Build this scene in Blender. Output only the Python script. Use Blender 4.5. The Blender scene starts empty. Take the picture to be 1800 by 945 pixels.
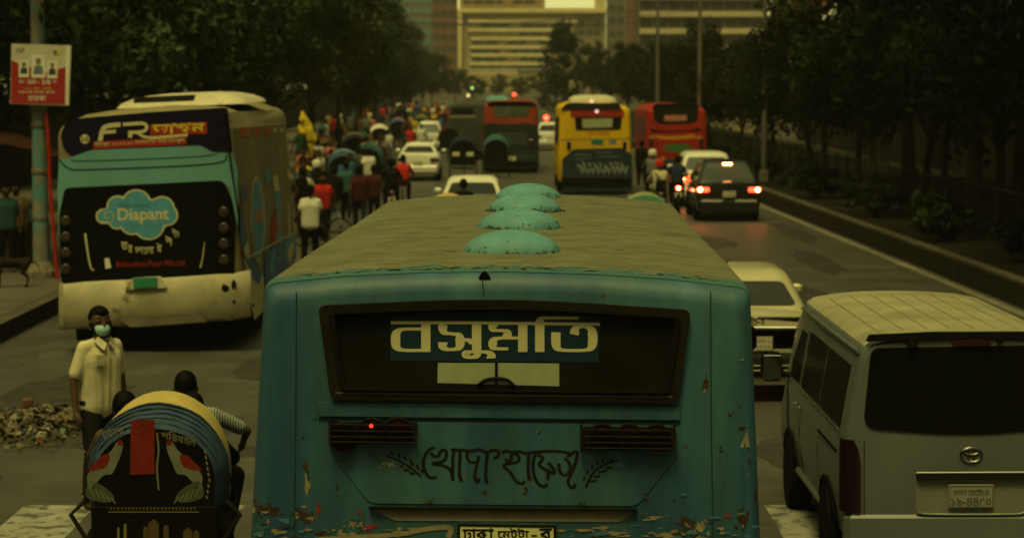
import bpy, bmesh, math, random
from mathutils import Vector, Matrix, Euler, noise as mnoise
SC = bpy.context.scene
COL = SC.collection
R = math.radians
PI = math.pi
# ------------------------------------------------------------------ camera, world, sun, exposure
CAM_H = 3.9
FPX, PCX, PCY, HZ = 4250.0, 900.0, 472.5, 140.0          # photo pixels: focal length, centre, horizon row
PITCH = math.atan((PCY - HZ) / FPX)
cam = bpy.data.cameras.new('camera')
cam_o = bpy.data.objects.new('camera', cam)
COL.objects.link(cam_o)
cam.sensor_width = 36.0
cam.lens = FPX / 1800.0 * 36.0
cam.clip_start = 0.1
cam.clip_end = 4000.0
cam_o.location = (0, 0, CAM_H)
cam_o.rotation_euler = (PI / 2 - PITCH, 0, 0)
cam.dof.use_dof = True
cam.dof.focus_distance = 13.6
cam.dof.aperture_fstop = 3.7
SC.camera = cam_o
SUN_EL, SUN_AZ = R(65), R(200)                           # hazy sun high behind the camera's left shoulder
wd = bpy.data.worlds.new("World")
SC.world = wd
wd.use_nodes = True
nt = wd.node_tree
nt.nodes.clear()
sky = nt.nodes.new('ShaderNodeTexSky')
sky.sky_type = 'NISHITA'
sky.sun_disc = False
sky.sun_elevation = SUN_EL
sky.sun_rotation = SUN_AZ
sky.dust_density = 6.0
sky.air_density = 2.0
hs = nt.nodes.new('ShaderNodeHueSaturation')
hs.inputs['Saturation'].default_value = 0.25
mulc = nt.nodes.new('ShaderNodeMix')
mulc.data_type = 'RGBA'
mulc.blend_type = 'MULTIPLY'
mulc.inputs[0].default_value = 1.0
mulc.inputs[7].default_value = (0.92, 0.90, 0.33, 1)      # dusty yellow city air
bg = nt.nodes.new('ShaderNodeBackground')
bg.inputs['Strength'].default_value = 0.06
wo = nt.nodes.new('ShaderNodeOutputWorld')
nt.links.new(sky.outputs[0], hs.inputs['Color'])
nt.links.new(hs.outputs[0], mulc.inputs[6])
wtc = nt.nodes.new('ShaderNodeTexCoord')
wsep = nt.nodes.new('ShaderNodeSeparateXYZ')
wmr = nt.nodes.new('ShaderNodeFloatCurve')                # overcast: hazy glow on the horizon, dull mid sky, brightest overhead
cv = wmr.mapping.curves[0]
for p_, v_ in ((0.0, .05), (0.06, .05), (0.16, 0.06), (0.5, 0.15), (0.8, 0.52), (1.0, 0.85)):
    if p_ in (0.0, 1.0):
        cv.points[0 if p_ == 0.0 else -1].location = (p_, v_)
    else:
        cv.points.new(p_, v_)
wmr.mapping.update()
wmul = nt.nodes.new('ShaderNodeMath')
wmul.operation = 'MULTIPLY'
wmul.inputs[1].default_value = 2.6
nt.links.new(wmr.outputs['Value'], wmul.inputs[0])
wg1 = nt.nodes.new('ShaderNodeMapRange')                  # bright haze ahead, low over the end of the road
wg1.inputs['From Min'].default_value = 0.075
wg1.inputs['From Max'].default_value = 0.03
wg1.inputs['To Max'].default_value = 34.0
wg2 = nt.nodes.new('ShaderNodeMapRange')
wg2.inputs['From Min'].default_value = 0.6
wg2.inputs['From Max'].default_value = 0.95
wgm = nt.nodes.new('ShaderNodeMath')
wgm.operation = 'MULTIPLY'
wga = nt.nodes.new('ShaderNodeMath')
nt.links.new(wsep.outputs[2], wg1.inputs['Value'])
nt.links.new(wsep.outputs[1], wg2.inputs['Value'])
nt.links.new(wg1.outputs[0], wgm.inputs[0])
nt.links.new(wg2.outputs[0], wgm.inputs[1])
nt.links.new(wmul.outputs[0], wga.inputs[0])
nt.links.new(wgm.outputs[0], wga.inputs[1])
wsc = nt.nodes.new('ShaderNodeVectorMath')
wsc.operation = 'SCALE'
nt.links.new(wtc.outputs['Generated'], wsep.inputs[0])
nt.links.new(wsep.outputs[2], wmr.inputs['Value'])
nt.links.new(mulc.outputs[2], wsc.inputs[0])
nt.links.new(wga.outputs[0], wsc.inputs['Scale'])
nt.links.new(wsc.outputs['Vector'], bg.inputs['Color'])
nt.links.new(bg.outputs[0], wo.inputs['Surface'])
sl = bpy.data.lights.new('sun', 'SUN')
sl.energy = 1.5
sl.angle = R(16)
sl.color = (1.0, 0.84, 0.27)
so = bpy.data.objects.new('sun', sl)
COL.objects.link(so)
sdir = Vector((math.sin(SUN_AZ) * math.cos(SUN_EL), math.cos(SUN_AZ) * math.cos(SUN_EL), math.sin(SUN_EL)))
so.rotation_euler = sdir.to_track_quat('Z', 'Y').to_euler()
so.location = (0, -20, 40)
SC.view_settings.view_transform = 'Standard'
SC.view_settings.look = 'None'
SC.view_settings.gamma = 1.0
SC.view_settings.exposure = -0.18
SC.render.engine = 'CYCLES'
cy = SC.cycles
cy.max_bounces = 6
cy.diffuse_bounces = 1
cy.glossy_bounces = 3
cy.transmission_bounces = 2
cy.transparent_max_bounces = 4
cy.volume_bounces = 0
cy.caustics_reflective = False
cy.caustics_refractive = False
cy.use_denoising = True

# ------------------------------------------------------------------ projection helpers (where a photographed point stands)
CP, SP = math.cos(PITCH), math.sin(PITCH)
CAMP = Vector((0, 0, CAM_H))
def ray(px, py):
    a, b = (px - PCX) / FPX, -(py - PCY) / FPX
    return Vector((a, CP + b * SP, -SP + b * CP))
def ground_at(px, py, z=0.0):
    d = ray(px, py)
    return CAMP + d * ((z - CAM_H) / d.z)
def at_depth(px, py, Y):
    d = ray(px, py)
    return CAMP + d * (Y / d.y)
def rear_map(root, y0=0.0):
    M = Matrix.Translation(root.location) @ root.rotation_euler.to_matrix().to_4x4()
    Mi = M.inverted()
    o = Mi @ CAMP
    M3 = Mi.to_3x3()
    def f(px, py, y=None):
        d = M3 @ ray(px, py)
        yy = y0 if y is None else y
        return o + d * ((yy - o.y) / d.y)
    return f

# ------------------------------------------------------------------ object helpers
def link(o, parent=None):
    COL.objects.link(o)
    if parent is not None:
        o.parent = parent
    return o
def tag(o, label=None, cat=None, group=None, kind=None):
    if label: o['label'] = label
    if cat: o['category'] = cat
    if group: o['group'] = group
    if kind: o['kind'] = kind
    return o
def thing(name, label, cat, loc=(0, 0, 0), rot=(0, 0, 0), group=None):
    o = bpy.data.objects.new(name, None)
    o.empty_display_size = 0.2
    o.location = loc
    o.rotation_euler = Euler(rot)
    link(o)
    return tag(o, label, cat, group)
def copy_tree(o, parent=None):
    c = o.copy()
    COL.objects.link(c)
    c.parent = parent
    for ch in list(o.children):
        copy_tree(ch, c)
    return c

# ------------------------------------------------------------------ materials
MATS = {}
def mat(name, col, rough=0.6, metal=0.0, var=0.15, vscale=3.0, bump=0.0, bscale=30.0, spec=0.22, col2=None, thr=None,
        c2scale=6.0, streak=False, island=0.0, emit=None, estr=0.0, coat=0.0, grad=None, mixcol=None, mixscale=1.2):
    if name in MATS:
        return MATS[name]
    if max(col) < .045 and coat == 0 and spec < .55:         # dark colours lose nearly all sheen to keep blacks deep
        spec = min(spec, .05)
    m = bpy.data.materials.new(name)
    m.use_nodes = True
    t = m.node_tree
    b = t.nodes['Principled BSDF']
    b.inputs['Roughness'].default_value = rough
    b.inputs['Metallic'].default_value = metal
    b.inputs['Specular IOR Level'].default_value = spec
    b.inputs['Coat Weight'].default_value = coat
    tc = t.nodes.new('ShaderNodeTexCoord')
    src = tc.outputs['Object']
    if streak:
        mp = t.nodes.new('ShaderNodeMapping')
        mp.inputs['Scale'].default_value = (1.0, 1.0, 0.18)
        t.links.new(src, mp.inputs['Vector'])
        src2 = mp.outputs['Vector']
    else:
        src2 = src
    n = t.nodes.new('ShaderNodeTexNoise')
    n.inputs['Scale'].default_value = vscale
    n.inputs['Detail'].default_value = 5.0
    n.inputs['Roughness'].default_value = 0.6
    t.links.new(src2, n.inputs['Vector'])
    mr = t.nodes.new('ShaderNodeMapRange')
    mr.inputs['From Min'].default_value = 0.3
    mr.inputs['From Max'].default_value = 0.7
    mr.inputs['To Min'].default_value = 1.0 - var
    mr.inputs['To Max'].default_value = 1.0 + var
    t.links.new(n.outputs['Fac'], mr.inputs['Value'])
    mx = t.nodes.new('ShaderNodeVectorMath')
    mx.operation = 'SCALE'
    mx.inputs[0].default_value = col[:3]
    t.links.new(mr.outputs['Result'], mx.inputs['Scale'])
    out = mx.outputs['Vector']
    if mixcol is not None:                                  # two related tints in large soft patches
        n5 = t.nodes.new('ShaderNodeTexNoise')
        n5.inputs['Scale'].default_value = mixscale
        n5.inputs['Detail'].default_value = 7.0
        n5.inputs['Roughness'].default_value = 0.62
        t.links.new(src2, n5.inputs['Vector'])
        r5 = t.nodes.new('ShaderNodeMapRange')
        r5.inputs['From Min'].default_value = 0.38
        r5.inputs['From Max'].default_value = 0.62
        t.links.new(n5.outputs['Fac'], r5.inputs['Value'])
        m5 = t.nodes.new('ShaderNodeMix')
        m5.data_type = 'RGBA'
        t.links.new(r5.outputs['Result'], m5.inputs[0])
        m5.inputs[6].default_value = (*col[:3], 1)
        m5.inputs[7].default_value = (*mixcol[:3], 1)
        t.links.new(m5.outputs[2], mx.inputs[0])
    if island:
        g = t.nodes.new('ShaderNodeNewGeometry')
        mr2 = t.nodes.new('ShaderNodeMapRange')
        mr2.inputs['To Min'].default_value = 1.0 - island
        mr2.inputs['To Max'].default_value = 1.0 + island
        t.links.new(g.outputs['Random Per Island'], mr2.inputs['Value'])
        m2 = t.nodes.new('ShaderNodeVectorMath')
        m2.operation = 'SCALE'
        t.links.new(out, m2.inputs[0])
        t.links.new(mr2.outputs['Result'], m2.inputs['Scale'])
        out = m2.outputs['Vector']
    if col2 is not None:
        n2 = t.nodes.new('ShaderNodeTexNoise')
        n2.inputs['Scale'].default_value = c2scale
        n2.inputs['Detail'].default_value = 6.0
        n2.inputs['Roughness'].default_value = 0.65
        t.links.new(src, n2.inputs['Vector'])
        val = n2.outputs['Fac']
        if grad:                                            # (axis, from, to, gain): more of col2 towards one end
            sp = t.nodes.new('ShaderNodeSeparateXYZ')
            t.links.new(src, sp.inputs[0])
            g2 = t.nodes.new('ShaderNodeMapRange')
            g2.inputs['From Min'].default_value = grad[1]
            g2.inputs['From Max'].default_value = grad[2]
            g2.inputs['To Min'].default_value = grad[3]
            g2.inputs['To Max'].default_value = 0.0
            t.links.new(sp.outputs[grad[0]], g2.inputs['Value'])
            ad = t.nodes.new('ShaderNodeMath')
            t.links.new(val, ad.inputs[0])
            t.links.new(g2.outputs['Result'], ad.inputs[1])
            val = ad.outputs[0]
        rp = t.nodes.new('ShaderNodeMapRange')
        rp.inputs['From Min'].default_value = thr - 0.02
        rp.inputs['From Max'].default_value = thr + 0.02
        t.links.new(val, rp.inputs['Value'])
        mm = t.nodes.new('ShaderNodeMix')
        mm.data_type = 'RGBA'
        t.links.new(rp.outputs['Result'], mm.inputs[0])
        t.links.new(out, mm.inputs[6])
        mm.inputs[7].default_value = (*col2[:3], 1)
        out = mm.outputs[2]
    t.links.new(out, b.inputs['Base Color'])
    if bump:
        n3 = t.nodes.new('ShaderNodeTexNoise')
        n3.inputs['Scale'].default_value = bscale
        n3.inputs['Detail'].default_value = 4.0
        t.links.new(src, n3.inputs['Vector'])
        bp = t.nodes.new('ShaderNodeBump')
        bp.inputs['Strength'].default_value = bump
        bp.inputs['Distance'].default_value = 0.02
        t.links.new(n3.outputs['Fac'], bp.inputs['Height'])
        t.links.new(bp.outputs['Normal'], b.inputs['Normal'])
    if emit:
        b.inputs['Emission Color'].default_value = (*emit[:3], 1)
        b.inputs['Emission Strength'].default_value = estr
    MATS[name] = m
    return m

# ------------------------------------------------------------------ mesh builder
def smooth_pts(pts, n=5, closed=False):
    if len(pts) < 3: return [Vector(p) for p in pts]
    P = [Vector(p) for p in pts]
    out = []
    N = len(P)
    rng = N if closed else N - 1
    for i in range(rng):
        if closed:
            p0, p1, p2, p3 = P[i - 1], P[i], P[(i + 1) % N], P[(i + 2) % N]
        else:
            p0 = P[i - 1] if i else P[0] * 2 - P[1]
            p1, p2 = P[i], P[i + 1]
            p3 = P[i + 2] if i + 2 < N else P[-1] * 2 - P[-2]
        for k in range(n):
            t = k / n
            out.append(0.5 * ((2 * p1) + (p2 - p0) * t + (2 * p0 - 5 * p1 + 4 * p2 - p3) * t * t + (3 * p1 - p0 - 3 * p2 + p3) * t ** 3))
    if not closed: out.append(P[-1])
    return out
def round_poly(pts, r, n=4):
    P = [Vector(p) for p in pts]
    out = []
    N = len(P)
    for i in range(N):
        a, b, c = P[i - 1], P[i], P[(i + 1) % N]
        rr = r[i] if isinstance(r, (list, tuple)) else r
        d1, d2 = (a - b), (c - b)
        k = min(rr, d1.length * .48, d2.length * .48)
        if k < 1e-6:
            out.append(b); continue
        s, e = b + d1.normalized() * k, b + d2.normalized() * k
        for j in range(n + 1):
            t = j / n
            out.append(s * (1 - t) ** 2 + b * 2 * t * (1 - t) + e * t * t)
    return out
def arc(cx, cz, rx, rz, a0, a1, n):
    return [(cx + rx * math.cos(R(a0 + (a1 - a0) * i / n)), cz + rz * math.sin(R(a0 + (a1 - a0) * i / n))) for i in range(n + 1)]
TXT = {}
def text_shape(s, bold=0.0):
    k = (s, bold)
    if k in TXT: return TXT[k]
    c = bpy.data.curves.new('lettering', 'FONT')
    c.body = s
    c.offset = bold
    c.resolution_u = 3
    o = bpy.data.objects.new('lettering', c)
    COL.objects.link(o)
    bpy.context.view_layer.update()
    m = bpy.data.meshes.new_from_object(o.evaluated_get(bpy.context.evaluated_depsgraph_get()))
    v = [Vector((p.co.x, p.co.y)) for p in m.vertices]
    f = [tuple(p.vertices) for p in m.polygons]
    bpy.data.objects.remove(o)
    bpy.data.meshes.remove(m)
    bpy.data.curves.remove(c)
    x0, x1 = min(p.x for p in v), max(p.x for p in v)
    y0, y1 = min(p.y for p in v), max(p.y for p in v)
    v = [Vector(((p.x - x0) / (x1 - x0), (p.y - y0) / (y1 - y0))) for p in v]
    TXT[k] = (v, f, (x1 - x0) / (y1 - y0))
    return TXT[k]

class MB:
    def __init__(s):
        s.v, s.f, s.m = [], [], []
    def add(s, verts, faces, mi=0):
        o = len(s.v)
        s.v += [tuple(p) for p in verts]
        s.f += [tuple(i + o for i in f) for f in faces]
        s.m += [mi] * len(faces)
        return s
    def loft(s, rings, mi=0, closed=True, caps=(True, True)):
        n = len(rings[0])
        V = [p for r in rings for p in r]
        F = []
        for i in range(len(rings) - 1):
            for j in range(n if closed else n - 1):
                k = (j + 1) % n
                F.append((i * n + j, i * n + k, (i + 1) * n + k, (i + 1) * n + j))
        if caps[0]: F.append(tuple(range(n - 1, -1, -1)))
        if caps[1]: F.append(tuple(range((len(rings) - 1) * n, len(rings) * n)))
        return s.add(V, F, mi)
    def box(s, c, size, mi=0, bevel=0.0, rot=None):
        x, y, z = size[0] / 2, size[1] / 2, size[2] / 2
        b = min(bevel, x * .9, y * .9, z * .9)
        if b <= 0:
            V = [(sx * x, sy * y, sz * z) for sz in (-1, 1) for sx, sy in ((-1, -1), (1, -1), (1, 1), (-1, 1))]
            rings = [V[:4], V[4:]]
        else:
            def rg(i, zz):
                X, Y = x - i, y - i
                return [(-X + b, -Y, zz), (X - b, -Y, zz), (X, -Y + b, zz), (X, Y - b, zz), (X - b, Y, zz), (-X + b, Y, zz), (-X, Y - b, zz), (-X, -Y + b, zz)]
            rings = [rg(b * .999 if False else b * .7, -z), rg(0, -z + b), rg(0, z - b), rg(b * .7, z)]
        C = Vector(c)
        if rot is not None:
            M = Euler(rot).to_matrix()
            rings = [[M @ Vector(p) + C for p in r] for r in rings]
        else:
            rings = [[Vector(p) + C for p in r] for r in rings]
        return s.loft(rings, mi)
    def tube(s, pts, r, n=8, mi=0, closed=False):
        P = [Vector(p) for p in pts]
        N = len(P)
        rr = r if isinstance(r, (list, tuple)) else [r] * N
        rings = []
        up = None
        for i, p in enumerate(P):
            if closed: t = P[(i + 1) % N] - P[i - 1]
            else: t = P[min(i + 1, N - 1)] - P[max(i - 1, 0)]
            t.normalize()
            if up is None:
                up = Vector((0, 0, 1)) if abs(t.z) < .9 else Vector((1, 0, 0))
            a = t.cross(up); a.normalize()
            up = a.cross(t); up.normalize()
            rings.append([p + (a * math.cos(2 * PI * k / n) + up * math.sin(2 * PI * k / n)) * rr[i] for k in range(n)])
        if closed:
            rings.append(rings[0])
            return s.loft(rings, mi, caps=(False, False))
        return s.loft(rings, mi)
    def lathe(s, prof, c=(0, 0, 0), axis='z', n=20, mi=0, sx=1.0):
        rings = []
        for r, h in prof:
            ring = []
            for k in range(n):
                a = 2 * PI * k / n
                u, v = r * math.cos(a) * sx, r * math.sin(a)
                p = {'z': (u, v, h), 'y': (u, h, v), 'x': (h, u, v)}[axis]
                ring.append(Vector(p) + Vector(c))
            rings.append(ring)
        return s.loft(rings, mi)
    def sheet(s, pts, mi=0):
        return s.add(pts, [tuple(range(len(pts)))], mi)
    def slab(s, pts, d, mi=0, bev=0.0):                      # a closed outline given thickness along d; optional bevelled front
        d = Vector(d)
        A = [Vector(p) for p in pts]
        c = sum(A, Vector()) / len(A)
        if bev:
            dn = d.normalized()
            B = [p + d - dn * bev for p in A]
            T = [p + d + (c - p).normalized() * bev for p in A]
            return s.loft([A, B, T], mi)
        return s.loft([A, [p + d for p in A]], mi)
    def ring(s, outer, inner, d, mi=0):                      # frame between two outlines with thickness d
        d = Vector(d)
        O, I = [Vector(p) for p in outer], [Vector(p) for p in inner]
        n = len(O)
        V = O + [p + d for p in O] + [p + d for p in I] + I
        F = []
        for j in range(n):
            k = (j + 1) % n
            for a in range(3):
                F.append((a * n + j, a * n + k, (a + 1) * n + k, (a + 1) * n + j))
        return s.add(V, F, mi)
    def ribbon(s, pts, w, f, mi=0, sm=5, nib=None, lift=0.0):  # a painted stroke: pts in picture or panel units, f maps them to the surface
        P = smooth_pts([(p[0], p[1]) for p in pts], sm) if sm > 1 else [Vector(p[:2]) for p in pts]
        N = len(P)
        L, Rr = [], []
        for i, p in enumerate(P):
            t = P[min(i + 1, N - 1)] - P[max(i - 1, 0)]
            if t.length < 1e-9: t = Vector((1, 0))
            t.normalize()
            nn = Vector((-t.y, t.x))
            if nib: ww = math.hypot(nib[0] * t.x, nib[1] * t.y)
            elif isinstance(w, (list, tuple)): ww = w[0] + (w[1] - w[0]) * i / (N - 1)
            else: ww = w
            L.append(f(*(p + nn * ww / 2)))
            Rr.append(f(*(p - nn * ww / 2)))
        lf = Vector((0, -lift, 0))
        V = [q + lf for q in L] + [q + lf for q in Rr]
        return s.add(V, [(i, i + 1, N + i + 1, N + i) for i in range(N - 1)], mi)
    def text(s, body, f, x0, y0, x1, y1, mi=0, bold=0.0, shear=0.0, skew=0.0):   # fills the box (x0,y0)-(x1,y1); y1 is the baseline side
        v, fc, _ = text_shape(body, bold)
        V = [f(x0 + (x1 - x0) * p.x + shear * p.y, y1 + (y0 - y1) * p.y + skew * p.x) for p in v]
        return s.add(V, fc, mi)
    def build(s, name, mats, parent=None, smooth=None, recalc=True, loc=None):
        me = bpy.data.meshes.new(name)
        me.from_pydata(s.v, [], s.f)
        if not isinstance(mats, (list, tuple)): mats = [mats]
        for m in mats: me.materials.append(m)
        me.polygons.foreach_set('material_index', s.m)
        if recalc:
            bm = bmesh.new()
            bm.from_mesh(me)
            bmesh.ops.recalc_face_normals(bm, faces=bm.faces)
            bm.to_mesh(me)
            bm.free()
        if smooth is not None:
            me.polygons.foreach_set('use_smooth', [True] * len(me.polygons))
            me.set_sharp_from_angle(angle=R(smooth))
        me.update()
        o = bpy.data.objects.new(name, me)
        if loc is not None: o.location = loc
        return link(o, parent)
def blob_poly(cx, cy, rx, ry, seed, n=18, j=.45):
    rnd = random.Random(seed)
    return [(cx + rx * math.cos(2 * PI * k / n) * (1 - j * rnd.random()), cy + ry * math.sin(2 * PI * k / n) * (1 - j * rnd.random())) for k in range(n)]

# rounded solid bodies (people, animals): tapered capsules fused into ONE continuous skin
def fused(name, caps, voxel, mats, parent=None, smooth_it=4, post=None):
    bm = bmesh.new()
    for p0, r0, p1, r1 in caps:
        p0, p1 = Vector(p0), Vector(p1)
        d = p1 - p0
        L = max(d.length, 1e-4)
        q = d.to_track_quat('Z', 'Y') if d.length > 1e-4 else Euler((0, 0, 0)).to_quaternion()
        n = 12
        prof = [(r0 * math.sin(a), -r0 * math.cos(a)) for a in (0.25, .7, 1.15, 1.57)] + [(r1 * math.sin(a), L - r1 * math.cos(a)) for a in (1.57, 2.0, 2.45, 2.9)]
        rings = [[bm.verts.new(q @ Vector((r * math.cos(2 * PI * k / n), r * math.sin(2 * PI * k / n), h)) + p0) for k in range(n)] for r, h in prof]
        for i in range(len(rings) - 1):
            for k in range(n):
                bm.faces.new((rings[i][k], rings[i][(k + 1) % n], rings[i + 1][(k + 1) % n], rings[i + 1][k]))
        bm.faces.new(rings[0][::-1])
        bm.faces.new(rings[-1])
    me = bpy.data.meshes.new(name)
    bm.to_mesh(me)
    bm.free()
    o = bpy.data.objects.new(name, me)
    COL.objects.link(o)
    rm = o.modifiers.new('r', 'REMESH')
    rm.mode = 'VOXEL'
    rm.voxel_size = voxel
    sm = o.modifiers.new('s', 'SMOOTH')
    sm.factor = .5
    sm.iterations = smooth_it
    bpy.context.view_layer.update()
    m2 = bpy.data.meshes.new_from_object(o.evaluated_get(bpy.context.evaluated_depsgraph_get()))
    bpy.data.objects.remove(o)
    bpy.data.meshes.remove(me)
    m2.name = name
    m2.materials.clear()
    for m in (mats if isinstance(mats, (list, tuple)) else [mats]): m2.materials.append(m)
    if post: post(m2)
    m2.polygons.foreach_set('use_smooth', [True] * len(m2.polygons))
    o = bpy.data.objects.new(name, m2)
    return link(o, parent)
# ------------------------------------------------------------------ the setting
asphalt = mat('asphalt', (.075, .072, .062), rough=.42, var=.30, vscale=.8, bump=.5, bscale=45, spec=.5, col2=(.105, .098, .080), thr=.60, c2scale=.55)
dustline = mat('kerb_dust', (.20, .18, .135), rough=.9, var=.3, vscale=2, col2=(.10, .09, .075), thr=.60, c2scale=5)
roadpaint = mat('worn_road_paint', (.29, .28, .23), rough=.8, var=.3, vscale=3, col2=(.10, .095, .08), thr=.55, c2scale=5, bump=.2)
pave = mat('pavement_slab', (.10, .088, .07), rough=.85, var=.3, vscale=1.2, bump=.4, bscale=12)
kerbm = mat('kerb_stone', (.030, .027, .022), rough=.85, var=.35, vscale=2.5, bump=.5, bscale=10, col2=(.03, .03, .03), thr=.58, c2scale=3)
kerbtop = mat('kerb_top_dust', (.085, .075, .055), rough=.9, var=.3, vscale=2.5)
soil = mat('soil', (.018, .016, .012), rough=.95, var=.35, vscale=1.5, bump=.8, bscale=8)
groundm = mat('ground_earth', (.07, .06, .045), rough=.95, var=.3, vscale=.3)
bark = mat('bark', (.030, .025, .018), rough=.9, var=.4, vscale=4, bump=.8, bscale=14, streak=True)
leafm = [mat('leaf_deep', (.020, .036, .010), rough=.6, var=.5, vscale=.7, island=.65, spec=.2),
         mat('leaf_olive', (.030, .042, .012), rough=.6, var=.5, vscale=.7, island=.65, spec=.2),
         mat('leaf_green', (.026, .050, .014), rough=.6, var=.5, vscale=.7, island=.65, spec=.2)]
leafd = [mat('leaf_shade', (.013, .021, .008), rough=.65, var=.5, vscale=.7, island=.65, spec=.15), mat('leaf_shade_olive', (.018, .025, .009), rough=.65, var=.5, vscale=.7, island=.65, spec=.15)]  # leaf colours darkened to carry the right side's shade
blossom = mat('orange_blossom', (.42, .10, .03), rough=.6, var=.3, island=.5)
concrete = mat('concrete', (.28, .25, .20), rough=.85, var=.22, vscale=1.5, bump=.2, bscale=20)
darkmetal = mat('dark_metal', (.035, .033, .03), rough=.5, metal=.6, var=.2)
greymetal = mat('grey_metal', (.22, .21, .19), rough=.5, metal=.5, var=.2)

KX = [(-30, 9.7), (10, 9.35), (46, 8.62), (76, 7.92), (120, 7.15), (200, 5.9), (300, 4.4), (1100, 4.4)]
def kerbx(Y):
    for (a, xa), (b, xb) in zip(KX, KX[1:]):
        if Y <= b: return xa + (xb - xa) * (Y - a) / (b - a)
    return KX[-1][1]
LX = -7.6
ysr = [-30 + 5 * i for i in range(46)] + [210 + 30 * i for i in range(27)]
def strip(name, fx0, fx1, z, m, ys=ysr, y0=None, y1=None):
    mb = MB()
    yy = [y for y in ys if (y0 is None or y >= y0) and (y1 is None or y <= y1)]
    V = []
    for y in yy: V += [(fx0(y), y, z), (fx1(y), y, z)]
    mb.add(V, [(2 * i, 2 * i + 1, 2 * i + 3, 2 * i + 2) for i in range(len(yy) - 1)])
    return tag(mb.build(name, m, recalc=False), kind='structure')
tag(MB().add([(-450, -40, -.05), (450, -40, -.05), (450, 1150, -.05), (-450, 1150, -.05)], [(0, 1, 2, 3)]).build('ground', groundm, recalc=False), kind='structure')
strip('road', lambda y: LX - .02, lambda y: kerbx(y) + .02, 0, asphalt)
strip('pavement', lambda y: LX - 9, lambda y: LX - .25, .28, pave, y1=420)
strip('verge', lambda y: kerbx(y) + .30, lambda y: kerbx(y) + 9, .40, soil, y1=420)
strip('edge_line', lambda y: kerbx(y) - .32, lambda y: kerbx(y) - .12, .004, dustline, y1=300)
def kerb(name, fx, wdt, h):
    mb = MB()
    ys = [y for y in ysr if y <= 420]
    prof = [(0, -.02), (0, h - .04), (.04, h), (wdt, h), (wdt, -.02)]
    rings = [[(fx(y) + px_, y, pz) for px_, pz in prof] for y in ys]
    mb.loft(rings, 0, closed=False, caps=(False, False))
    n = len(prof)
    k = 0
    for i in range(len(ys) - 1):
        for j in range(n - 1):
            mb.m[k] = 1 if j == 2 else 0
            k += 1
    return tag(mb.build(name, [kerbm, kerbtop], recalc=False), kind='structure')
kerb('kerb', lambda y: LX - .27, .27, .28)
kerb('median_kerb', lambda y: kerbx(y), .30, .44)
mb = MB()
for k in range(10):
    x = -7.2 + 1.36 * k
    if x < 8.3:
        rnd = random.Random(k)
        mb.sheet([(x, 19.6, .004), (x + .66, 19.6, .004), (x + .66, 22.0, .004), (x, 22.0, .004)])
tag(mb.build('zebra_crossing', roadpaint, recalc=False), kind='structure')
# scuffs and lane dashes on the road
mb = MB()
for k in range(16):
    y = 34 + 9 * k
    mb.sheet([(3.9, y, .004), (4.02, y, .004), (4.02, y + 3, .004), (3.9, y + 3, .004)])
tag(mb.build('lane_dashes', roadpaint, recalc=False), kind='structure')

mb = MB()
rnd = random.Random(8)
for x, y, rx, ry in ((-5.6, 30, .9, 2.2), (-3.4, 27, .5, 1.0), (-3.0, 33, .8, 2.6), (2.9, 25, .4, 1.6), (5.2, 44, .7, 3.0), (6.6, 52, .5, 4.0), (4.6, 58, .9, 3.2), (-6.4, 24.5, .5, .8), (-4.9, 19.4, .8, .5), (6.2, 36, .8, 2.6), (7.2, 62, .4, 5.0), (-2.7, 25.2, .25, .5)):
    ph = [rnd.uniform(.65, 1) for _ in range(20)]
    mb.sheet([(x + rx * math.cos(k * PI / 10) * ph[k], y + ry * math.sin(k * PI / 10) * ph[k], .004) for k in range(20)])
tag(mb.build('road_patches', mat('tar_patch', (.048, .046, .040), rough=.5, var=.3, vscale=2, bump=.4, bscale=50), recalc=False), kind='structure')
# ------------------------------------------------------------------ buildings, far off down the road
plaster = mat('cream_plaster', (.62, .52, .33), rough=.8, var=.15, vscale=.2)
slabm = mat('balcony_band', (.88, .72, .36), rough=.8, var=.12, vscale=.3)
glassd = mat('dark_glazing', (.05, .055, .05), rough=.2, var=.3, vscale=.5)
glasst = mat('teal_glazing', (.12, .28, .34), rough=.25, var=.2, vscale=.3)
brickm = mat('red_brick', (.20, .09, .06), rough=.85, var=.2, vscale=.5)
towerm = mat('grey_render', (.16, .14, .11), rough=.85, var=.2, vscale=.3)
def px_x(px, Y): return (px - 900) / FPX * Y
def px_z(py, Y): return at_depth(900, py, Y).z
def building(name, label, x0, x1, Y, depth, ztop, floors, wallm, bandm, winm, nwin, roofm=None, bandproj=.5, cat='building'):
    t = thing(name, label, cat, ((x0 + x1) / 2, Y, 0))
    w = x1 - x0
    MB().box((0, depth / 2, ztop / 2), (w, depth, ztop)).build('wall', wallm, t)
    fh = ztop / floors
    for k in range(floors):
        z = k * fh
        ww = w / nwin
        for i in range(nwin):
            cx_ = -w / 2 + ww * (i + .5)
            if k == 0 and i == 0:
                w0 = MB().box((0, 0, 0), (ww * .8, .12, fh * .46)).build('window', winm, t)
                wn = w0
            else:
                wn = w0.copy()
                COL.objects.link(wn)
                wn.parent = t
            wn.location = (cx_, -.06, z + fh * .62)
        if bandm:
            MB().box((0, -bandproj / 2 - .02, z + fh * .17), (w * .99, bandproj, fh * .32)).build('balcony', bandm, t)
    MB().box((0, depth / 2, ztop + .4), (w + .6, depth + .6, .8)).build('roof', roofm or wallm, t)
    return t
Y = 850
bmid = mat('office_wall', (.46, .36, .17), rough=.8, var=.25, vscale=.12)
b = thing('office_building', 'broad cream office block of stacked balcony bands closing the end of the road', 'building', (px_x(935, Y), Y, 0))
bx = b.location.x
def bx_(p): return px_x(p, Y) - bx
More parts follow.
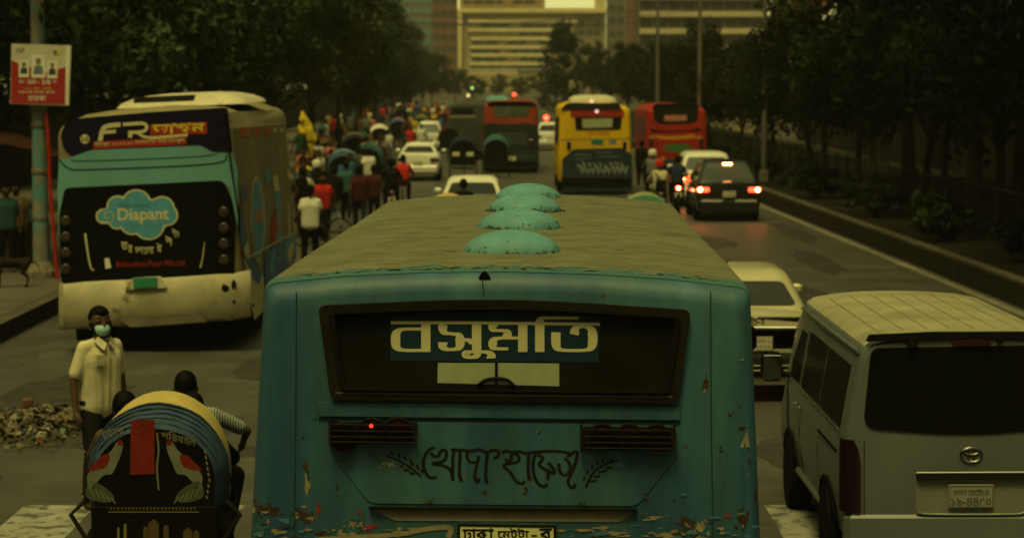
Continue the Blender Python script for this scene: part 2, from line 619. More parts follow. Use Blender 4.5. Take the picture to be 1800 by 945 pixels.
def bspan(x0, x1, y0, y1, yd, dep, name, m):
    z0, z1 = max(px_z(y1, Y), 0), px_z(y0, Y)
    return MB().box(((bx_(x0) + bx_(x1)) / 2, yd + dep / 2, (z0 + z1) / 2), (bx_(x1) - bx_(x0), dep, z1 - z0), bevel=.05).build(name, m, b)
bspan(812, 1012, 24, 168, 0, 18, 'wall', bmid)
bspan(1012.5, 1064, 22, 168, 2, 16, 'wing', bmid)
bspan(803, 811.5, 20, 125, -3, 4, 'pillar', slabm)
bspan(806, 1066, 15, 23, -2.2, 22, 'roof', slabm)
bspan(808, 958, -30, 14.5, 3, 14, 'upper_storey', bmid)
bspan(1047, 1064, -30, 14.5, 3, 12, 'stair_tower', plaster)
rnd = random.Random(17)
for k, (yy, xa, xb) in enumerate(((37, 824, 1014), (53, 823, 1006), (68, 828, 1003), (83, 826, 1001), (97, 828, 996), (112, 826, 960), (-4, 812, 952), (-16, 812, 952))):
    bspan(xa, xb, yy - 2.6, yy + 3.0, -1.6 if yy > 0 else 1.4, 1.5, 'balcony', slabm)
    x = xa + 2
    while x < xb - 14:
        w_ = rnd.uniform(11, 24)
        z0, z1 = px_z(yy + 11, Y), px_z(yy + 4.2, Y)
        dk = rnd.random() < .72
        MB().box((bx_(x + w_ / 2), -.1 if yy > 0 else 2.9, (z0 + z1) / 2), ((bx_(w_) - bx_(0)) * .9, .3, (z1 - z0) * rnd.uniform(.75, 1))).build('window' if dk else 'blind', glassd if dk else plaster, b)
        x += w_ + rnd.uniform(.3, 2)
for k in range(6):
    for q in range(3):
        if rnd.random() < .85: MB().box((bx_(1022 + 14 * q), 1.95, px_z(42 + 16 * k, Y)), (1.9, .3, 1.7)).build('window', glassd, b)
building('brick_tower', 'brown grey tower block left of the cream office block', px_x(762, 700), px_x(803, 700), 700, 14, 52, 15, brickm, None, glassd, 3)
building('glass_tower', 'teal glazed tower rising behind the left row of trees', px_x(690, 760), px_x(760, 760), 760, 16, 60, 18, towerm, None, glasst, 4)
building('dark_tower', 'dark grey slim tower just right of the cream office block', px_x(1068, 640), px_x(1098, 640), 640, 12, 48, 14, towerm, None, glassd, 2)
building('brick_stack', 'narrow red brick tower right of the dark slim tower', px_x(1101, 560), px_x(1118, 560), 560, 8, px_z(-30, 560) + 4, 11, brickm, None, brickm, 1)
building('apartment_block', 'grey green apartment block with long pale balconies above the right trees', px_x(1122, 420), px_x(1345, 420), 420, 16, px_z(-60, 420), 8, towerm, plaster, glassd, 9, None, .9)
building('low_block', 'dim brown block showing between the tall trees at far right', px_x(1560, 240), px_x(1760, 240), 240, 12, px_z(-20, 240), 4, towerm, towerm, glassd, 6, None, .5)
gs = thing('sign_gantry', 'pale overhead road sign on a gantry far down the road', 'road sign', (px_x(868, 430), 430, 0))
MB().box((0, 0, px_z(127, 430)), (8.5, .25, 1.2), bevel=.04).build('sign_panel', plaster, gs)
MB().tube([(-6, 0, 0), (-6, 0, 5.6), (12, 0, 5.6), (12, 0, 0)], .18).build('frame', greymetal, gs)
# overhead wires
for k, (xa, za, xb, zb) in enumerate([(-14, 7.8, 13, 8.9), (-14, 8.6, 13, 8.0), (-14, 9.3, 13, 8.6)]):
    pts = [(xa + (xb - xa) * i / 12, 150 + 8 * k, za + (zb - za) * i / 12 - 1.0 * math.sin(PI * i / 12)) for i in range(13)]
    tag(MB().tube(pts, .022, 5).build('overhead_wire', darkmetal), ['lowest thin black wire sagging across the far end of the road', 'middle thin black wire crossing above the road, dipping to the right', 'highest thin black wire crossing above the far road'][k], 'wire', 'wires over the road')

# ------------------------------------------------------------------ trees
def crown_mesh(seed, h0, h1, rad, nclump, nleaf, size, conic=0.0):
    rnd = random.Random(seed)
    V, F = [], []
    cents = []
    for c in range(nclump):
        while True:
            a, b, d = rnd.uniform(-1, 1), rnd.uniform(-1, 1), rnd.uniform(-1, 1)
            q = a * a + b * b + d * d
            if .25 < q < 1: break
        zz = (d + 1) / 2
        k = (1 - conic * zz) * (0.75 + .5 * rnd.random())
        cents.append(Vector((a * rad * k, b * rad * k, h0 + (h1 - h0) * zz)))
    for c in cents:
        cr = rad * rnd.uniform(.16, .30)
        nn = int(nleaf * rnd.uniform(.6, 1.4))
        for i in range(nn):
            d = Vector((rnd.gauss(0, 1), rnd.gauss(0, 1), rnd.gauss(0, .75)))
            d = d / max(d.length, .01) * (rnd.random() ** .45)
            p = c + d * cr * 1.25
            nrm = (d + Vector((rnd.uniform(-1, 1), rnd.uniform(-1, 1), rnd.uniform(-.2, 1.2)))).normalized()
            t = nrm.cross(Vector((rnd.uniform(-1, 1), rnd.uniform(-1, 1), rnd.uniform(-1, 1)))).normalized()
            bt = nrm.cross(t)
            s_ = size * rnd.uniform(.6, 1.5)
            o = len(V)
            V += [p - t * s_, p - bt * s_ * .45 + nrm * s_ * .12, p + t * s_, p + bt * s_ * .45 + nrm * s_ * .12]
            F.append((o, o + 1, o + 2, o + 3))
    return V, F, cents
def make_tree(seed, label, h0, h1, rad, nclump, nleaf, size, lm, trunk_r=.17, conic=0.0, name='street_tree', bloom=0):
    t = thing(name, label, 'tree')
    V, F, cents = crown_mesh(seed, h0, h1, rad, nclump, nleaf, size, conic)
    rnd = random.Random(seed + 50)
    mb = MB()
    pts = smooth_pts([(0, 0, -.1), (rnd.uniform(-.1, .1), rnd.uniform(-.1, .1), h0 * .6), (rnd.uniform(-.3, .3), rnd.uniform(-.3, .3), h0 + (h1 - h0) * .3), (0, 0, h0 + (h1 - h0) * .75)], 4)
    n = len(pts)
    mb.tube(pts, [trunk_r * (1.35 if i == 0 else 1 - .75 * i / n) for i in range(n)], 8)
    for c in rnd.sample(cents, min(11, len(cents))):
        st = pts[min(n - 2, int(n * rnd.uniform(.38, .75)))]
        mid = st.lerp(c, .5) + Vector((0, 0, .3))
        mb.tube(smooth_pts([st, mid, c], 3), [trunk_r * .42, .05, .045, .04, .03, .025, .02][:7], 5)
    mb.build('trunk', bark, t, smooth=50)
    me = bpy.data.meshes.new('crown')
    me.from_pydata(V, [], F)
    me.materials.append(lm)
    if bloom:
        me.materials.append(blossom)
        br = [rnd.random() < bloom for _ in cents]
        cm = []
        for i, f in enumerate(F):
            p = V[f[0]]
            j = min(range(len(cents)), key=lambda q: (cents[q] - p).length_squared)
            cm.append(1 if br[j] and rnd.random() < .7 else 0)
        me.polygons.foreach_set('material_index', cm)
    me.update()
    link(bpy.data.objects.new('crown', me), t)
    return t
protos = [make_tree(11, 'x', 2.9, 10.2, 3.3, 66, 190, .125, leafm[0]), make_tree(12, 'x', 2.7, 9.6, 3.5, 66, 190, .12, leafm[2]), make_tree(13, 'x', 2.6, 10.5, 3.1, 64, 190, .13, leafm[1])]
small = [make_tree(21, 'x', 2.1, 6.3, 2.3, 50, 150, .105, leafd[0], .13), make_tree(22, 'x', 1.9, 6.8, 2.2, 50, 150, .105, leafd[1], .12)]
used_p = set()
def put_tree(pr, x, y, s, rz, label, group, z=0.0):
    o = pr if pr not in used_p else copy_tree(pr)
    used_p.add(pr)
    o.location = (x, y, z)
    o.scale = (s, s, s * random.Random(int(x * 7 + y)).uniform(.92, 1.1))
    o.rotation_euler = (0, 0, rz)
    o['label'] = label
    o['group'] = group
ords = ['first', 'second', 'third', 'fourth', 'fifth', 'sixth', 'seventh', 'eighth', 'ninth', 'tenth', 'eleventh', 'twelfth', 'thirteenth', 'fourteenth', 'fifteenth', 'sixteenth']
for i, (x, y, s) in enumerate([(-10.4, 47, 1.0), (-9.6, 58, 1.0), (-10.2, 70, 1.05), (-9.3, 82, .98), (-9.6, 95, 1.0), (-9.0, 109, .93), (-8.9, 124, .86), (-9.0, 142, .84), (-9.2, 163, .82), (-9.4, 190, .74), (-9.6, 225, .66), (-9.8, 265, .66), (-10.4, 315, .7)]):
    put_tree(protos[i % 3], x, y, s, i * 1.9, '%s dense dark green tree along the left pavement, counting away from the signboard pole' % ords[i], 'trees along the left pavement', .28)
for i, (x, y, s) in enumerate([(-15, 52, 1.1), (-15.5, 66, 1.15), (-14.5, 80, 1.15), (-15, 97, 1.2), (-14.5, 116, 1.2), (-14, 138, 1.2), (-14, 168, 1.15), (-14, 205, 1.1), (-14, 250, 1.1)]):
    put_tree(protos[(i + 1) % 3], x, y, s, i * 2.3 + 1, '%s tall tree of the rear row behind the left pavement trees' % ords[i], 'rear row of trees on the left', .2)
for i, (x, y, s) in enumerate([(11.3, 47, 1.15), (10.9, 54, 1.1), (10.6, 62, 1.05), (10.2, 71, 1.0), (9.9, 80, .95), (9.7, 90, .86), (9.5, 101, .84), (9.3, 114, .86), (9.2, 128, .86), (9.2, 146, .88), (9.4, 168, .92), (9.4, 196, .98), (9.4, 232, 1.02), (9.4, 280, 1.1)]):
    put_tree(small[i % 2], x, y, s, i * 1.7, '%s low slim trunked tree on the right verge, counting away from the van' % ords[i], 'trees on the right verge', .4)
for i, (x, y, s) in enumerate([(15.5, 52, 1.0), (16, 66, .98), (15, 84, .8), (15.5, 104, .68), (16, 128, .62), (16, 158, .62), (15.5, 200, .72), (15, 250, .8), (12.6, 41, 1.15), (13.4, 34, 1.2), (12.8, 28, 1.2)]):  # the last three stand out of view, added to block light
    put_tree(protos[(i + 2) % 3], x, y, s, i * 2.9 + .5, '%s tree of the dark rear row behind the right verge trees' % ords[i], 'rear row of trees on the right', .3)
tall = make_tree(41, 'x', 6.6, 13.0, 4.6, 80, 130, .24, leafd[0], .24)  # crowns added mostly above the view, to shade the right verge
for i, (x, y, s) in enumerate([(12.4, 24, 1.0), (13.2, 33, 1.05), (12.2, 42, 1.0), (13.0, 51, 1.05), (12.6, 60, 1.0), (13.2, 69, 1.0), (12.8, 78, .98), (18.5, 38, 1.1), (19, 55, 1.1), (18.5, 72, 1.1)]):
    put_tree(tall, x, y, s, i * 2.1, '%s tall added shade tree over the right verge, counting away from the van' % ords[i], 'added shade trees over the right verge', .4)
t = make_tree(31, 'pointed dark tree standing in front of the cream office block', .6, 9.6, 2.9, 55, 100, .2, leafm[0], .15, conic=.75, name='pointed_tree')
t.location = (px_x(990, 240), 240, 0)
t = make_tree(32, 'tree with orange blossom at the top of the right row', 2.6, 7.6, 2.6, 50, 95, .15, leafm[1], .15, name='blossoming_tree', bloom=.32)
t.location = (px_x(1452, 88), 88, .4)
for i, (px, Yd, s) in enumerate([(835, 380, .62), (875, 420, .55), (918, 400, .6), (955, 370, .66), (800, 360, .7)]):
    put_tree(small[i % 2], px_x(px, Yd), Yd, s * 1.25, i, 'hazy tree closing the far end of the road, %s from the left' % ['second', 'third', 'fourth', 'fifth', 'first'][i], 'hazy trees at the end of the road')
# shrubs along the right median
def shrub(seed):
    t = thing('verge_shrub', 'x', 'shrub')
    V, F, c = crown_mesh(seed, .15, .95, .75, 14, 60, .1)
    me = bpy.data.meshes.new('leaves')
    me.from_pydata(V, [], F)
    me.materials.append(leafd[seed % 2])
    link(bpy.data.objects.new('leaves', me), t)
    mb = MB()
    for q in c[:6]: mb.tube([(0, 0, -.05), q * .5, q], [.03, .02, .01], 5)
    mb.build('stem', bark, t)
    return t
sh = [shrub(3), shrub(4)]
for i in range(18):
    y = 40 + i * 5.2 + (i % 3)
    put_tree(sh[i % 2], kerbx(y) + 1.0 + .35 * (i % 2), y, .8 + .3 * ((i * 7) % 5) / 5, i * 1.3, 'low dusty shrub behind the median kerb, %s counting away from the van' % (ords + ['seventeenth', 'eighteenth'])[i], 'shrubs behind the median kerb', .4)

# boundary walls and the railing behind the right trees
wl = thing('boundary_wall', 'dark stained boundary wall behind the left pavement trees', 'wall', (-17, 225, 0))
MB().box((0, 0, 1.5), (.3, 370, 3), bevel=.03).build('panel', mat('stained_wall', (.04, .035, .028), rough=.9, var=.4, vscale=.7, streak=True), wl)
MB().box((0, 0, 3.06), (.5, 370, .12)).build('coping', MATS['stained_wall'], wl)
wr = thing('pale_wall', 'pale boundary wall seen through the trunks right of the red bus', 'wall', (16.4, 190, 0))
MB().box((0, 0, 1.2), (.3, 60, 2.4), bevel=.03).build('panel', plaster, wr)
MB().box((0, 0, 2.46), (.5, 60, .12)).build('coping', concrete, wr)
wd2 = thing('dark_wall', 'dark wall at far right beyond the verge trees', 'wall', (18.6, 92, 0))
MB().box((0, 0, 1.7), (.3, 130, 3.4), bevel=.03).build('panel', mat('shaded_wall', (.025, .022, .018), rough=.9, var=.4, vscale=.7), wd2)  # wall colour darkened to hold the canopy's shade
MB().box((0, 0, 3.46), (.5, 130, .12)).build('coping', MATS['shaded_wall'], wd2)
for i in range(6):
    y0 = 44 + i * 13
    fx = kerbx(y0 + 6) + 2.1
    fe = thing('iron_railing', 'dark iron railing section on the right verge, %s counting away from the van' % ords[i], 'railing', (fx, y0, .4), (0, 0, math.atan2(kerbx(y0) - kerbx(y0 + 12), 12)), 'railing sections on the verge')
    for zz in (.25, 1.15):
        MB().tube([(0, 0, zz), (0, 12, zz)], .025, 6).build('rail', darkmetal, fe)
    for k in range(7):
        MB().box((0, 2 * k, .62), (.06, .06, 1.3), bevel=.01).build('post', darkmetal, fe)
    mb = MB()
    for k in range(60): mb.tube([(0, .1 + .2 * k, .2), (0, .1 + .2 * k, 1.2)], .009, 4)
    mb.build('bars', darkmetal, fe)
# street lamps
def lamp_post(label, x, y, z, h, side):
    t = thing('street_lamp', label, 'street lamp', (x, y, z), (0, 0, 0), 'street lamps on the right verge')
    MB().tube([(0, 0, 0), (0, 0, h * .5), (0, 0, h)], [.11, .085, .06], 10).build('pole', greymetal, t, smooth=60)
    MB().tube(smooth_pts([(0, 0, h), (side * .6, 0, h + .35), (side * 1.8, 0, h + .5)], 4), .035, 8).build('arm', greymetal, t, smooth=60)
    MB().box((side * 2.1, 0, h + .5), (.7, .26, .12), bevel=.04).build('lamp_head', greymetal, t)
    MB().box((0, 0, .2), (.3, .3, .4), bevel=.03).build('base', concrete, t)
lamp_post('grey lamp post rising nearest beside the red bus', px_x(1155, 112), 112, .4, 9, -1)
lamp_post('grey lamp post standing between the other two lamp posts', px_x(1229, 100), 100, .4, 9, -1)
lamp_post('tall grey lamp post nearest the dark car, right of the other lamp posts', px_x(1343, 83), 83, .4, 8.5, -1)

# left pavement: pole, signboard, hanging red strip
pole_mat = mat('painted_pole', (.22, .21, .18), rough=.8, var=.35, vscale=5, col2=(.10, .26, .30), thr=.52, c2scale=2.2, bump=.3)
PX, PY = px_x(70, 44.2), 44.2
t = thing('utility_pole', 'round concrete pole with peeling teal paint on the left pavement', 'pole', (PX, PY, .28))
MB().tube([(0, 0, 0), (0, 0, 3), (0, 0, 9)], [.15, .135, .10], 16).build('shaft', pole_mat, t, smooth=50)
MB().lathe([(.26, 0), (.26, .12), (.17, .3), (.15, .3)], n=12).build('base', mat('rubble_base', (.2, .17, .12), rough=.95, var=.4, vscale=8, bump=.9), t)
for zz in (1.05, 1.9, 2.75):
    MB().lathe([(.15, zz), (.155, zz + .02), (.155, zz + .08), (.148, zz + .1)], n=16).build('band', greymetal, t, smooth=40)
mb = MB()
mb.tube(smooth_pts([(0.16, -.05, 6.5), (.1, -.6, 6.2), (-1.2, -1.2, 5.6), (-3, -1.5, 5.9)], 5), .012, 5)
mb.build('cable', darkmetal, t)
redm = mat('red_paint', (.42, .022, .018), rough=.5, var=.15)
o = tag(MB().tube(smooth_pts([(.16, -.16, 3.02), (.20, -.18, 2.5), (.22, -.17, 1.6), (.27, -.19, .9), (.33, -.2, 0)], 5), .033, 8).build('red_pipe', redm, smooth=60, loc=(PX, PY, .28)), 'thin red plastic pipe leaning along the painted pole', 'pipe')
# signboard (three portraits are generic silhouettes)
st = thing('signboard', 'square red and white poster board with three portraits fixed to the pole', 'signboard', (px_x(72, 43.9), 43.9, 0))
f = rear_map(st, 0.0)
cream_p = mat('poster_cream', (.62, .58, .46), rough=.6, var=.08, vscale=6)
redposter = mat('poster_red', (.38, .028, .03), rough=.6, var=.1, vscale=6)
ink = mat('poster_ink', (.06, .06, .07), rough=.7)
skyink = mat('poster_grey_blue', (.16, .2, .28), rough=.7)
whitep = mat('poster_white', (.78, .76, .68), rough=.6, var=.05)
yel = mat('poster_yellow', (.75, .58, .06), rough=.6, var=.06)
grn = mat('poster_green', (.03, .32, .14), rough=.6, var=.1)
cor = [f(20, 77), f(125, 80), f(121, 186), f(18, 183)]
MB().slab([c + Vector((0, .05, 0)) for c in cor], (0, -.047, 0)).build('panel', cream_p, st)
mb = MB()
def sh_(pts, mi, lift=.002): mb.sheet([f(*p) - Vector((0, lift, 0)) for p in pts], mi)
sh_([(20, 106), (33, 112), (80, 128), (101, 122), (116, 118), (115, 184), (19, 182)], 0)
sh_([(116, 81), (124, 81), (120, 185), (115, 184)], 1, .003)
for (x0, x1, y0, y1, k) in ((33, 51, 105, 132, 0), (55, 80, 96, 133, 1), (83, 101, 106, 134, 2)):
    sh_([(x0, y0), (x1, y0), (x1, y1), (x0, y1)], 1, .004)
    cx_ = (x0 + x1) / 2
    hh = (y1 - y0)
    sh_([(cx_ + hh * .13 * math.cos(a * PI / 6), y0 + hh * .32 + hh * .16 * math.sin(a * PI / 6)) for a in range(12)], 3, .006)
    sh_([(cx_ - hh * .24, y1 - 2), (cx_ - hh * .2, y0 + hh * .6), (cx_ - hh * .07, y0 + hh * .5), (cx_ + hh * .07, y0 + hh * .5), (cx_ + hh * .2, y0 + hh * .6), (cx_ + hh * .24, y1 - 2)], 4 if k != 1 else 2, .005)
    sh_([(x0, y1), (x1, y1), (x1, y1 + 4), (x0, y1 + 4)], 1, .005)
fl = lambda a, b_: f(a, b_) - Vector((0, .006, 0))
mb.text('২০', fl, 48, 139, 63, 149, 1, .02)
mb.text('-', fl, 66, 144, 69, 146, 1)
mb.text('১৬', fl, 74, 139, 89, 149, 1, .02)
mb.text('আসন', fl, 33, 141, 43, 147, 1)
mb.text('নং', fl, 93, 141, 100, 147, 1)
mb.text('ভোট দিন', fl, 42, 153, 91, 158, 5)
mb.text('সকলের জন্য কাজ', fl, 31, 160, 97, 166, 1)
mb.text('মারকা', fl, 49, 168, 81, 178, 1)
mb.ribbon([(28, 92), (33, 85), (36, 92), (40, 85), (43, 90)], 1.6, fl, 2)
sh_([(100 + 8 * math.cos(a * PI / 6), 92 + 5 * math.sin(a * PI / 6)) for a in range(12)], 5, .005)
sh_([(97 + 4 * math.cos(a * PI / 6), 92 + 4 * math.sin(a * PI / 6)) for a in range(12)], 2, .006)
mb.build('poster', [redposter, whitep, skyink, mat('portrait_skin', (.25, .15, .09), rough=.7), ink, yel], st, recalc=False)
MB().box((f(70, 130).x, .09, f(70, 130).z), (.05, .06, 1.05)).build('bracket', greymetal, st)
# ------------------------------------------------------------------ vehicle materials
teal = mat('teal_bus_paint', (.052, .134, .155), rough=.5, var=.38, vscale=3.6, streak=True, bump=.45, bscale=2.6, spec=.35, col2=(.055, .035, .022), thr=.69, c2scale=9, grad=(2, 1.4, 2.2, .08), mixcol=(.027, .088, .165), mixscale=2.4)
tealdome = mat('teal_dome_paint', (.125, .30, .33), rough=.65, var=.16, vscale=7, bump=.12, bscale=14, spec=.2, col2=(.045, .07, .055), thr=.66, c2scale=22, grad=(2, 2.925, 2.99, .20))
roofdust = mat('dusty_roof', (.158, .158, .102), rough=.85, var=.24, vscale=4.0, bump=.10, bscale=9, spec=.08, col2=(.062, .138, .142), thr=.655, c2scale=9, grad=(1, .10, .40, .30))
rubber = mat('black_rubber', (.010, .009, .007), rough=.6, var=.3, vscale=8)
frame_m = mat('brown_window_frame', (.018, .015, .009), rough=.45, var=.3, vscale=6)
glass = mat('dark_glass', (.012, .013, .010), rough=.12, var=.3, vscale=2, spec=.56)
dglass = mat('dusty_dark_glass', (.014, .014, .009), rough=.28, var=.35, vscale=3, spec=.4)
navy = mat('navy_film', (.012, .035, .060), rough=.4, var=.2)
letter = mat('cream_letter', (.66, .60, .34), rough=.6, var=.06)
paper = mat('paper_sheet', (.36, .40, .24), rough=.7, var=.15, vscale=8)
rust = mat('rust_patch', (.055, .032, .018), rough=.9, var=.4, vscale=20, bump=.5, bscale=60)
chipc = mat('bare_filler', (.28, .24, .14), rough=.85, var=.25, vscale=20)
chipr = mat('old_red_paint', (.28, .03, .02), rough=.7, var=.3, vscale=20)
blackp = mat('black_brush_paint', (.016, .015, .012), rough=.55, var=.2)
seamm = mat('seam_dark', (.015, .045, .05), rough=.8)
plate_y = mat('plate_yellow', (.72, .69, .34), rough=.5, var=.08)
plate_w = mat('plate_white', (.66, .62, .46), rough=.5, var=.1, vscale=12)
plate_g = mat('plate_green', (.02, .24, .14), rough=.5, var=.1)
lampd = mat('dark_red_lens', (.030, .005, .004), rough=.25, spec=.6)
lampl = mat('lit_tail_lens', (.5, .03, .02), rough=.3, emit=(1.0, .045, .015), estr=9)
lampc = mat('lit_tail_core', (.8, .3, .1), rough=.3, emit=(1.0, .30, .10), estr=38)
chrome = mat('chrome', (.75, .72, .62), rough=.2, metal=1.0, var=.1)
tyre_m = mat('tyre', (.009, .009, .008), rough=.85, var=.3, vscale=10)
rim_m = mat('rim', (.25, .24, .22), rough=.45, metal=.7, var=.2)
under = mat('underbody', (.004, .004, .004), rough=.9)
cream_b = mat('cream_bus_paint', (.62, .56, .38), rough=.5, var=.18, vscale=2, streak=True, col2=(.30, .25, .16), thr=.64, c2scale=3)
silver = mat('silver_paint', (.17, .185, .185), rough=.34, metal=.25, var=.10, vscale=1.5, spec=.5, coat=.25)
silverdust = mat('silver_dusty_roof', (.36, .33, .21), rough=.55, metal=.1, var=.25, vscale=2.2)
whitecar = mat('white_car_paint', (.72, .70, .60), rough=.35, var=.08, coat=.3)
blackcar = mat('black_car_paint', (.012, .012, .012), rough=.22, var=.1, coat=.4, spec=.5)

def mirror_ring(half, y, ins=0.0, wm=1.25, z0=.3, zc=3.0, insx=None):
    kx, kz = 1 - (ins if insx is None else insx) / wm, 1 - ins / (zc - z0)
    Rr = [(x * kx, y, z0 + (z - z0) * kz) for x, z in half]
    return Rr + [(-x, yy, z) for x, yy, z in reversed(Rr) if x > 1e-6]
def bus_half(wb, wm, wt, z0, zm, zre, zc, r):
    h = [(0, z0), (wb - .06, z0), (wb, z0 + .06), (wm, zm)]
    h += [(wt - r + r * math.cos(R(a)), zre - r + r * math.sin(R(a))) for a in (5, 25, 45, 65, 85)]
    for k in (.66, .33, 0): h.append((wt * k, zre + (zc - zre) * (1 - k * k)))
    return h
def half_x(half, z):
    pts = [(zz, x) for x, zz in half[2:]]
    for (za, xa), (zb, xb) in zip(pts, pts[1:]):
        if za <= z <= zb: return xa + (xb - xa) * (z - za) / max(zb - za, 1e-6)
    return pts[0][1]
def half_z(half, x):
    pts = [(xx, z) for x_, z in half[4:] for xx in [x_]]
    for (xa, za), (xb, zb) in zip(pts, pts[1:]):
        if xb <= x <= xa: return zb + (za - zb) * (x - xb) / max(xa - xb, 1e-6)
    return pts[-1][1]
def wheel(root, x, y, r, w, nrim=14):
    s = 1 if x > 0 else -1
    o = MB().lathe([(r * .60, -w / 2), (r * .93, -w / 2), (r, -w * .32), (r, w * .32), (r * .93, w / 2), (r * .60, w / 2)], (x, y, r), 'x', 22).build('wheel', tyre_m, root, smooth=40)
    MB().lathe([(.02, s * w * .30), (r * .2, s * w * .34), (r * .3, s * w * .2), (r * .52, s * w * .28), (r * .62, s * w * .45), (r * .62, -s * w * .4), (.02, -s * w * .4)], (x, y, r), 'x', 18).build('rim', rim_m, o, smooth=40)
    return o
def panel(root, f, name, pts, m, lift=.004, thick=.02, r=0, bev=0.0, parent=None, rn=4):
    pts = round_poly(pts, r, rn) if r else pts
    A = [f(*p) for p in pts]
    return MB().slab([p + Vector((0, thick - lift, 0)) for p in A], (0, -thick, 0), 0, bev).build(name, m, parent or root)
def side_map(root, c):
    M = Matrix.Translation(root.location) @ root.rotation_euler.to_matrix().to_4x4()
    Mi = M.inverted()
    o = Mi @ CAMP
    M3 = Mi.to_3x3()
    def f(px, py):
        d = M3 @ ray(px, py)
        return o + d * ((c - o.x) / d.x)
    return f
def lifted(f, k):
    return lambda a, b_: f(a, b_) - Vector((0, k, 0))
def number_plate(root, name, c, w, h, m, lines, border=True, ink_m=None, parent=None):
    x, y, z = c
    o = MB().box((x, y, z), (w, .016, h), bevel=.005).build(name, m, parent or root)
    mb = MB()
    g = lambda a, b_: Vector((x - w / 2 + a * w, y - .0095, z + h / 2 - b_ * h))
    for (s, x0, y0, x1, y1) in lines: mb.text(s, g, x0, y0, x1, y1, 0, .01)
    if border:
        for q in ([(.02, .04), (.98, .04), (.98, .08), (.02, .08)], [(.02, .92), (.98, .92), (.98, .96), (.02, .96)], [(.02, .08), (.035, .08), (.035, .92), (.02, .92)], [(.965, .08), (.98, .08), (.98, .92), (.965, .92)]):
            mb.sheet([g(*p) for p in q])
    mb.build('lettering', ink_m or ink, o, recalc=False)
    return o
def emblem(root, c, rx, rz, m):
    x, y, z = c
    def el(cx_, cz_, a, b_): return [(x + cx_ + a * math.cos(k * PI / 9), y, z + cz_ + b_ * math.sin(k * PI / 9)) for k in range(18)]
    t = rx * .10
    MB().tube(el(0, 0, rx, rz), t, 6, closed=True).tube(el(0, rz * .05, rx * .30, rz * .92), t * .8, 6, closed=True).tube(el(0, rz * .45, rx * .72, rz * .42), t * .8, 6, closed=True).build('emblem', m, root, smooth=60)

# ------------------------------------------------------------------ the near teal bus
BUS = thing('city_bus', 'battered teal bus with a dusty brown roof and four domes, filling the foreground', 'bus', (-.05, 12.2, 0), (0, R(.45), R(-1.2)))
BL = 8.7
bh = bus_half(1.30, 1.318, 1.245, .35, 1.5, 2.872, 2.94, .065)
mb = MB()
secs = [(0, .115), (.012, .075), (.04, .035), (.09, .01), (.16, 0), (2, 0), (5, .01), (BL - .5, .012), (BL - .2, .02), (BL - .05, .05), (BL, .10)]
mb.loft([mirror_ring(bh, y, i, 1.285, .35, 2.94, i * (.5 if y < 1 else 1)) for y, i in secs])
bodymb = mb
mb = MB()                                                   # dusty roof skin, a hair above the body
def arch_pts(y, ins):
    k = 1 - ins * (.5 if y < 1 else 1) / 1.285
    kz = 1 - ins / 2.59
    hz = [(x * k, .35 + (z - .35) * kz) for x, z in bh[5:]]
    return [(x, y, z + .004) for x, z in hz] + [(-x, y, z + .004) for x, z in reversed(hz) if x > 1e-6]
ry = [.075, .09, .13, .16] + [.16 + .5 * i for i in range(1, 17)] + [BL - .2, BL - .06]
def insy(y):
    for (a, ia), (b, ib) in zip(secs, secs[1:]):
        if a <= y <= b: return ia + (ib - ia) * (y - a) / (b - a)
    return 0
mb.loft([arch_pts(y, insy(y)) for y in ry], closed=False, caps=(False, False))
skinmb = mb  #                                               # overlapping sheet seams across the roof and scabs of lifted paint
rnd = random.Random(5)
for y in (3.7, 7.0):
    pts = [p for p in arch_pts(y, insy(y))][1:-1]
    pts = smooth_pts(pts, 3)
    mb.tube([Vector(p) + Vector((0, rnd.uniform(-.02, .02), -.0015)) for p in pts][:rnd.choice([14, 18])], .002, 5, 1)
for k in range(210):
    x = rnd.uniform(-1.08, 1.08)
    y = .11 + abs(rnd.gauss(0, .06)) if k < 110 else rnd.uniform(.4, 8)
    z = half_z(bh, min(abs(x), 1.1)) + .006
    if k < 110: z -= insy(y) * .9
    w_, l_ = rnd.uniform(.008, .045) * (2 if rnd.random() < .12 else 1), rnd.uniform(.004, .022)
    if k > 140:                                             # long dark scratches lying across the sheets
        w_, l_ = rnd.uniform(.03, .12), rnd.uniform(.006, .020)
        if abs(x) < .33: x = math.copysign(abs(x) + .4, x)
        w_ = min(w_, 1.1 - abs(x))
        z = half_z(bh, abs(x)) + .004
    mb.sheet([(x + w_ * math.cos(a * PI / 4) * rnd.uniform(.25, 1), y + l_ * math.sin(a * PI / 4) * rnd.uniform(.4, 1), z + .004) for a in range(8)], 1 if rnd.random() < .6 else 2)
mb.build('roof', [roofdust, rust, chipc], BUS, smooth=40, recalc=False)
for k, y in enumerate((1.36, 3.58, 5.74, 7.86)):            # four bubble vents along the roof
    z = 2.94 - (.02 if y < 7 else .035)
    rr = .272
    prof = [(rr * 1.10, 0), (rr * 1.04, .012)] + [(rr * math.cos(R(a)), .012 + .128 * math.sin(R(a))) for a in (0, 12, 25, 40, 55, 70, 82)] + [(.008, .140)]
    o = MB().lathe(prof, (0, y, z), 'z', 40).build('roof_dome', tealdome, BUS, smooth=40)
    rnd = random.Random(k)
    MB().tube([(rr * 1.06 * math.cos(a * PI / 24) + rnd.uniform(-.012, .012), y + rr * 1.06 * math.sin(a * PI / 24) + rnd.uniform(-.012, .012), z + .004) for a in range(48)], .011, 5, closed=True).build('sealant', rust, o)
F0 = rear_map(BUS, 0.0)
